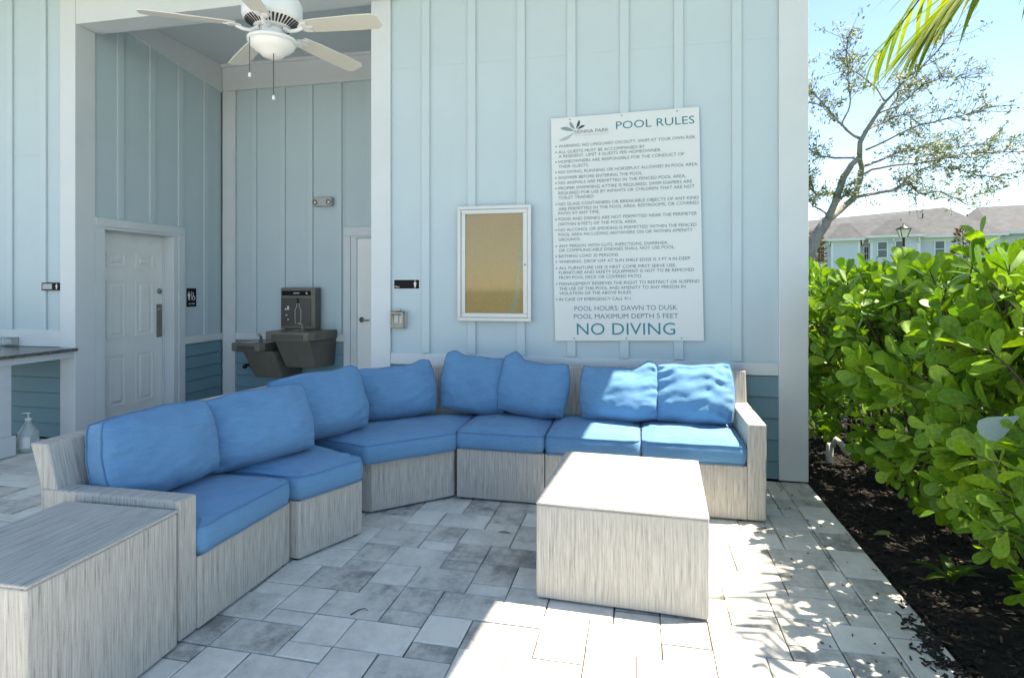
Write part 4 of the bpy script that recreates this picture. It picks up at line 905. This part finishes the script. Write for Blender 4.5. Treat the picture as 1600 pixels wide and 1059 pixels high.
mk('elbow', MB().tube([(1.58, 5.46, .135), (1.60, 5.45, .20), (1.65, 5.43, .15), (1.69, 5.42, .08)], .026, 12), 'pvc', pv, smooth=True)

# ------------------------------------------------------------------ palm
PC = Vector((3.25, 4.7, 4.15))
pt_ = empty('palm_tree', (3.3, 4.75, -.05), 'palm with drooping yellow-green fronds hanging over the hedge', 'palm')
mk('trunk', MB().tube([(3.3, 4.75, -.1), (3.28, 4.74, 1.6), (3.26, 4.72, 3.2), tuple(PC)], [.13, .11, .10, .09], 14), 'bark_grey', pt_, smooth=True)
random.seed(33)
def leaflet(L_, w_, droop, n=7):
    vs = []; fs = []
    for i in range(n + 1):
        t = i / n; h = w_ * (math.sin(math.pi * min(1, t * .85 + .15)) ** .7) * (1 - .5 * t * t); y = L_ * (t - .12 * droop * t * t); z = -L_ * droop * .55 * t * t
        vs += [(-h, y, z + .35 * h), (0, y, z), (h, y, z + .35 * h)]
        if i: a = 3 * i; fs += [(a - 3, a - 2, a + 1, a), (a - 2, a - 1, a + 2, a + 1)]
    return vs, fs
def frond(pts, n, L0, spread, droop, tipfan=False):
    P = [Vector(p) for p in pts]; seg = [(P[i + 1] - P[i]).length for i in range(len(P) - 1)]; tot = sum(seg)
    def at(s):
        s *= tot
        for i, l_ in enumerate(seg):
            if s <= l_ or i == len(seg) - 1: return P[i] + (P[i + 1] - P[i]) * (s / l_), (P[i + 1] - P[i]).normalized()
            s -= l_
    fr = mk('frond', MB().tube(P, [.016 * (1 - .8 * i / (len(P) - 1)) + .002 for i in range(len(P))], 7), 'palm_leaf', pt_, smooth=True)
    for i in range(n):
        s = .22 + .78 * i / (n - 1); p, t = at(s)
        side = t.cross(Vector((0, 0, 1))); side = side.normalized() if side.length > .05 else Vector((1, 0, 0))
        for sg_ in (-1, 1):
            ang = R(spread * (1 - .62 * s) + random.gauss(0, 5)); d = (t * math.cos(ang) + side * sg_ * math.sin(ang) + Vector((0, 0, random.gauss(-.05, .06)))).normalized()
            L_ = L0 * (.65 + .5 * math.sin(math.pi * (s * .8 + .1))) * random.uniform(.85, 1.1); vs, fs = leaflet(L_, random.uniform(.018, .027), droop * random.uniform(.6, 1.4))
            nr = Vector((0, 0, 1)); nr = (nr - d * nr.dot(d)).normalized(); sx = d.cross(nr)
            M = Matrix.Translation(p) @ Matrix(((sx.x, d.x, nr.x), (sx.y, d.y, nr.y), (sx.z, d.z, nr.z))).to_4x4()
            mk('leaflet', ([M @ Vector(v) for v in vs], fs), 'palm_leaf', fr, smooth=True)
frond([PC, (2.85, 4.72, 4.10), (2.45, 4.70, 3.80), (2.16, 4.66, 3.52), (1.98, 4.62, 3.32)], 28, .80, 48, .16)
frond([PC, (2.75, 4.1, 4.35), (2.3, 3.5, 4.1), (1.95, 3.1, 3.62), (1.8, 2.9, 3.30)], 17, .55, 48, .5)
frond([PC, (2.85, 4.3, 4.15), (2.45, 3.85, 3.85), (2.12, 3.55, 3.42), (2.02, 3.45, 3.15)], 16, .5, 50, .3)
frond([PC, (3.3, 4.0, 4.4), (3.1, 3.3, 4.1), (2.75, 2.9, 3.5)], 14, .6, 50, .6)
frond([PC, (3.0, 5.3, 4.5), (2.6, 5.9, 4.3), (2.3, 6.4, 3.8)], 14, .6, 50, .6)
frond([PC, (3.8, 4.8, 4.6), (4.4, 4.9, 4.4), (4.9, 5.0, 3.8)], 12, .6, 50, .6)
frond([PC, (3.5, 5.3, 4.6), (3.8, 5.9, 4.3), (4.0, 6.4, 3.8)], 12, .6, 50, .6)

# ------------------------------------------------------------------ leaning tree in the distance
TR, TD = Vector((.9767, .2144, 0)), Vector((-.2144, .9767, 0)); TO = Vector((5.52, 19.64, 3.47)); K = .006633
def tp(zx, zy, dep=0): return TO + TR * ((zx - 120) * K) + Vector((0, 0, (835 - zy) * K)) + TD * dep
tree = empty('leaning_tree', tuple(tp(-40, 1358) * 1), 'leaning grey-barked tree with sparse olive leaves behind the hedge', 'tree')
random.seed(44)
TB = [([(-45, 1375), (-10, 1150), (35, 1000), (75, 900), (120, 835)], 34, 24, 0, 0), ([(120, 835), (150, 760), (185, 640), (215, 585), (240, 558)], 17, 12, 0, -.3), ([(120, 835), (200, 785), (290, 722)], 18, 14, 0, .5),
      ([(290, 722), (302, 640), (290, 592), (262, 560), (243, 540)], 12, 11, .5, -.3), ([(243, 545), (240, 490), (262, 440), (300, 375), (330, 320)], 12, 7, -.3, -.6), ([(330, 320), (370, 260), (430, 200), (520, 90)], 6, 2, -.6, -1.5),
      ([(330, 320), (330, 240), (300, 160), (260, 100)], 5, 2, -.6, .6), ([(243, 470), (195, 400), (150, 310), (110, 230), (90, 150)], 7, 2, -.3, .9), ([(150, 310), (100, 270), (60, 240), (30, 200)], 4, 1.5, .2, 1.4),
      ([(230, 555), (160, 548), (95, 525), (60, 470), (20, 440)], 6, 2, -.2, .8), ([(300, 580), (380, 555), (470, 520), (560, 480), (660, 470), (760, 450), (880, 400)], 7, 1.5, .3, 1.6),
      ([(305, 620), (340, 598), (450, 583), (560, 575), (640, 560), (740, 555), (860, 560), (950, 580)], 6, 1.5, .4, -1.4), ([(295, 720), (400, 700), (490, 682), (540, 655), (590, 648), (640, 690), (750, 680), (860, 720), (960, 690)], 8, 1.5, .5, 1.2),
      ([(510, 670), (540, 620), (620, 580), (700, 600), (780, 640), (840, 660)], 4, 1.3, .6, -.6), ([(265, 440), (340, 400), (420, 370), (500, 330), (600, 300), (700, 330)], 6, 1.5, -.3, 1.5), ([(280, 520), (360, 480), (440, 440), (560, 420), (640, 400)], 5, 1.5, -.2, -1.8),
      ([(120, 810), (85, 780), (70, 770), (95, 715), (90, 680), (60, 640), (35, 600)], 5, 2, 0, .6), ([(160, 745), (185, 730), (212, 712)], 7, 3, -.1, -.2), ([(420, 370), (480, 280), (560, 200), (620, 160)], 3.5, 1.3, .5, 1.0), ([(300, 375), (400, 330), (470, 260), (540, 230), (620, 240)], 4, 1.3, -.5, -1.2),
      ([(195, 400), (210, 320), (180, 220), (150, 130), (130, 70)], 4, 1.3, .1, -1.0), ([(470, 520), (560, 540), (660, 510), (760, 500), (850, 480)], 3.5, 1.3, .6, -.4), ([(-10, 1150), (-60, 900), (-150, 700), (-220, 520)], 12, 4, 0, 1), ([(60, 470), (-40, 420), (-120, 330)], 4, 1.5, .5, 1), ([(90, 150), (60, 100), (40, 90)], 2.5, 1.2, .9, 1)]
tb = MB(); ends = []
for pts, r0, r1, d0, d1 in TB:
    n = len(pts); P = [tp(x, y, d0 + (d1 - d0) * i / (n - 1)) for i, (x, y) in enumerate(pts)]
    fine = []
    for i in range(n - 1):
        for s in range(4):
            q = P[i] + (P[i + 1] - P[i]) * (s / 4); sc2 = .05 if r0 < 10 else .02
            fine.append(q + Vector((noise.noise(q * 1.3), noise.noise(q * 1.3 + Vector((9, 0, 0))), noise.noise(q * 1.3 + Vector((0, 9, 0))))) * sc2 * (s > 0))
    fine.append(P[-1]); m_ = len(fine)
    tb.tube(fine, [(r0 + (r1 - r0) * i / (m_ - 1)) * .0066 for i in range(m_)], 7 if r0 > 6 else 5)
    if r0 < 9:
        for i in range(m_):
            f = i / (m_ - 1)
            if f > .30: ends.append((fine[i], (fine[min(i + 1, m_ - 1)] - fine[max(i - 1, 0)]).normalized(), f))
mk('trunk', tb, 'bark_grey', tree, smooth=True)
cr = MB(); tw_ = MB()
for p, t, f in ends:
    for k in range(random.choice((3, 4, 5))):
        d = (t * .6 + Vector((random.gauss(0, .55), random.gauss(0, .55), random.gauss(.15, .5)))).normalized(); L_ = random.uniform(.3, 1.0) * (.6 + .5 * f); q = p + d * L_
        mid = p + d * L_ * .5 + Vector((0, 0, random.gauss(0, .05))); tw_.tube([p, mid, q], [.011, .008, .005], 3, caps=False)
        for j in range(random.choice((5, 9, 13, 18))):
            c = mid + (q - mid) * random.random() + Vector((random.gauss(0, .075), random.gauss(0, .075), random.gauss(0, .065))); s = random.uniform(.04, .085); u = Vector((random.gauss(0, 1), random.gauss(0, 1), random.gauss(0, 1))).normalized(); v = u.orthogonal().normalized()
            cr.add([c - u * s, c + v * s * .45, c + u * s, c - v * s * .45], [(0, 1, 2, 3)])
mk('crown', cr, 'tree_leaf', tree); mk('twigs', tw_, 'bark_grey', tree, kind='stuff')

# ------------------------------------------------------------------ townhouses, street lamp, saplings
HA = Vector((18.97, 74.8, 0)); HD = Vector((.95768, -.28784, 0)); HN = Vector((-.28784, -.95768, 0))
def hp(u, off, z): return HA + HD * u + HN * off + Vector((0, 0, z))
HM = Matrix(((HD.x, -HN.x, 0, HA.x), (HD.y, -HN.y, 0, HA.y), (0, 0, 1, 0), (0, 0, 0, 1)))   # local x along the front, y away from the viewer
def hb(*a): return MB().box(*a).xf(HM)
def roofpoly(vs, fs): return [HM @ Vector(v) for v in vs], fs
h1 = empty('townhouse', tuple(hp(8, 0, -.1)), 'long pale blue townhouse with two bays and a grey shingle roof', 'house')
mk('wall', hb(-8, 17.6, 0, 10, -.1, 6.75), 'far_blue', h1)
rf = mk('roof', roofpoly([(-8.6, -.6, 6.75), (18.2, -.6, 6.75), (18.2, 10.6, 6.75), (-8.6, 10.6, 6.75), (-5, 5, 9.2), (13.6, 5, 10.25), (-8.6, -.6, 6.55), (18.2, -.6, 6.55), (18.2, 10.6, 6.55), (-8.6, 10.6, 6.55)],
   [(0, 1, 5, 4), (1, 2, 5), (2, 3, 4, 5), (3, 0, 4), (0, 6, 7, 1), (1, 7, 8, 2), (2, 8, 9, 3), (3, 9, 6, 0), (9, 8, 7, 6)]), 'asphalt_shingle', h1)
mk('fascia', hb(-8.62, 18.22, -.64, -.605, 6.5, 6.74), 'far_white', rf)
mk('frieze_board', hb(-8.02, 17.62, -.05, -.004, 6.15, 6.54), 'far_white', h1)
for u, y, z in ((9.3, 2.2, 8.55), (11.4, 3.0, 9.2), (1.2, 2, 8.0), (15.4, 3.2, 8.9)): mk('roof_vent', MB().lathe(tuple(HM @ Vector((u, y, z - .25))), [(.07, 0), (.07, .55), (.001, .56)], 8), 'lamp_black', rf)
def bay(u0, u1, zt, zp, off):
    b = mk('bay', hb(u0, u1, -off, -.001, -.1, zt), 'far_blue', h1)
    mk('corner_board', hb(u0 - .03, u0 + .22, -off - .03, -off - .002, -.1, zt), 'far_white', b); mk('corner_board', hb(u1 - .22, u1 + .03, -off - .03, -off - .002, -.1, zt), 'far_white', b)
    mk('frieze_board', hb(u0 + .225, u1 - .225, -off - .03, -off - .002, zt - .35, zt - .005), 'far_white', b)
    e_ = .45; a, c, y0, y1 = u0 - e_, u1 + e_, -off - e_, 2.6; m_ = (u0 + u1) / 2
    mk('bay_roof', roofpoly([(a, y0, zt), (c, y0, zt), (c, y1, zt), (a, y1, zt), (m_ - .5, y0 + 2.0, zp), (m_ + .5, y0 + 2.0, zp), (m_ + .5, y1, zp), (m_ - .5, y1, zp), (a, y0, zt - .18), (c, y0, zt - .18), (c, y1, zt - .18), (a, y1, zt - .18)],
      [(0, 1, 5, 4), (1, 2, 6, 5), (3, 0, 4, 7), (4, 5, 6, 7), (2, 3, 7, 6), (0, 8, 9, 1), (1, 9, 10, 2), (3, 11, 8, 0), (11, 10, 9, 8)]), 'asphalt_shingle', b)
    mk('bay_fascia', hb(a - .02, c + .02, y0 - .04, y0 - .003, zt - .22, zt + .02), 'far_white', b)
    return b
bay(2.44, 5.25, 6.62, 8.5, 1.2); bay(6.25, 10.8, 6.85, 8.7, .8)
for u in (2.2, 5.45, 6.05, 8.3, 10.6, 14.5): mk('eave_bracket', MB().hull8([(u, -.35 if u > 11 else -1.3, 6.1), (u + .14, -.35 if u > 11 else -1.3, 6.1), (u + .14, 0, 5.8), (u, 0, 5.8)], [(u, -.55 if u > 11 else -1.5, 6.5), (u + .14, -.55 if u > 11 else -1.5, 6.5), (u + .14, 0, 6.5), (u, 0, 6.5)]).xf(HM), 'far_white', h1)
def window(par, u0, u1, z0, z1, off, mt, cols=2):
    y = -off - .03; f = mk('window', hb(u0, u1, y - .05, y, z0, z1), 'far_white', par)
    nc_ = cols; g = .10; zm = (z0 + z1) / 2
    for (a, b) in ((z0 + g, zm - .035), (zm + .035, z1 - g)):
        for i in range(nc_):
            w_ = (u1 - u0 - 2 * g) / nc_; mk('pane', hb(u0 + g + i * w_ + .02, u0 + g + (i + 1) * w_ - .02, y - .062, y - .0505, a, b), mt, f)
window(h1, .9, 1.82, 4.15, 5.98, 0, 'pane_dark'); window(h1, 5.58, 6.2, 4.15, 5.8, 0, 'pane_dark'); window(h1, 6.85, 7.9, 4.4, 6.25, .8, 'pane_blind', 1); window(h1, 8.5, 9.5, 4.4, 6.28, .8, 'pane_blind', 1)
window(h1, 12.1, 13.1, 4.4, 6.2, 0, 'pane_blind', 1); window(h1, 15.6, 16.6, 4.4, 6.2, 0, 'pane_blind', 1)
h2 = empty('townhouse', tuple(hp(22, -8, -.1)), 'grey-roofed townhouse end rising behind the long pale blue one', 'house')
mk('wall', hb(17.7, 34, 1.2, 16, -.1, 6.9), 'far_blue', h2)
mk('corner_board', hb(17.68, 18.0, 1.15, 1.195, -.1, 6.6), 'far_white', h2)
r2 = mk('roof', roofpoly([(13.4, 5.6, 7.2), (17.1, .6, 7.0), (34.6, .6, 6.9), (34.6, 16.6, 6.9), (13.4, 16.6, 6.9), (17.2, 8.6, 10.45), (28, 8.6, 10.45), (17.1, .6, 6.8), (34.6, .6, 6.7)], [(0, 1, 5), (1, 2, 6, 5), (2, 3, 6), (3, 4, 5, 6), (4, 0, 5), (1, 7, 8, 2)]), 'asphalt_shingle', h2)
mk('fascia', hb(17.1, 34.6, .54, .595, 6.7, 6.98), 'far_white', r2)
window(h2, 19.2, 20.2, 4.6, 6.3, -1.2, 'pane_blind', 1)
lp_ = empty('street_lamp', (10.85, 27.98, -.1), 'black post lamp with a four-sided lantern before the townhouse', 'street lamp')
lx, ly = 10.85, 27.98
mk('post', MB().lathe((lx, ly, -.1), [(.13, 0), (.13, .25), (.07, .35), (.055, 1.5), (.05, 3.5), (.07, 3.55), (.04, 3.6)], 12), 'lamp_black', lp_, smooth=True)
ln = mk('lantern', MB().hull8([(lx - .10, ly - .10, 3.50), (lx + .10, ly - .10, 3.50), (lx + .10, ly + .10, 3.50), (lx - .10, ly + .10, 3.50)], [(lx - .19, ly - .19, 3.84), (lx + .19, ly - .19, 3.84), (lx + .19, ly + .19, 3.84), (lx - .19, ly + .19, 3.84)]), 'frosted', lp_)
fm = MB()
for sx, sy in ((-1, -1), (1, -1), (1, 1), (-1, 1)): fm.tube([(lx + sx * .10, ly + sy * .10, 3.5), (lx + sx * .195, ly + sy * .195, 3.85)], .016, 6)
mk('lantern_frame', fm, 'lamp_black', ln); mk('lantern_cap', MB().lathe((lx, ly, 3.84), [(.30, 0), (.30, .02), (.12, .12), (.05, .16), (.025, .26), (.001, .28)], 16), 'lamp_black', ln, smooth=True)
def sapling(x, y, h, lab, seed):
    random.seed(seed); e = empty('sapling', (x, y, -.1), lab, 'tree', 'small trees behind the hedge')
    mk('trunk', MB().tube([(x, y, -.1), (x + .05, y, h * .5), (x, y, h)], [.05, .035, .01], 7), 'bark_brown', e)
    c = MB()
    for i in range(420):
        t = random.random(); r = (1 - t * .75) * .55; a = random.uniform(0, 6.28); p = Vector((x + r * random.random() ** .6 * math.cos(a), y + r * random.random() ** .6 * math.sin(a), h * (.45 + .57 * t)))
        u = Vector((math.cos(a), math.sin(a), random.uniform(.1, .9))).normalized(); v = u.orthogonal().normalized(); v.rotate(Matrix.Rotation(random.uniform(0, 6), 3, u)); s = random.uniform(.06, .10)
        c.add([p, p + u * s + v * s * .4, p + u * s * 2, p + u * s - v * s * .4], [(0, 1, 2, 3)])
    mk('crown', c, 'rust_leaf', e)
sapling(11.7, 25.1, 3.55, 'small rusty-leaved tree peeking over the hedge beside the lamp', 3); sapling(6.35, 24.0, 3.4, 'small rusty-leaved tree beside the leaning trunk', 4)
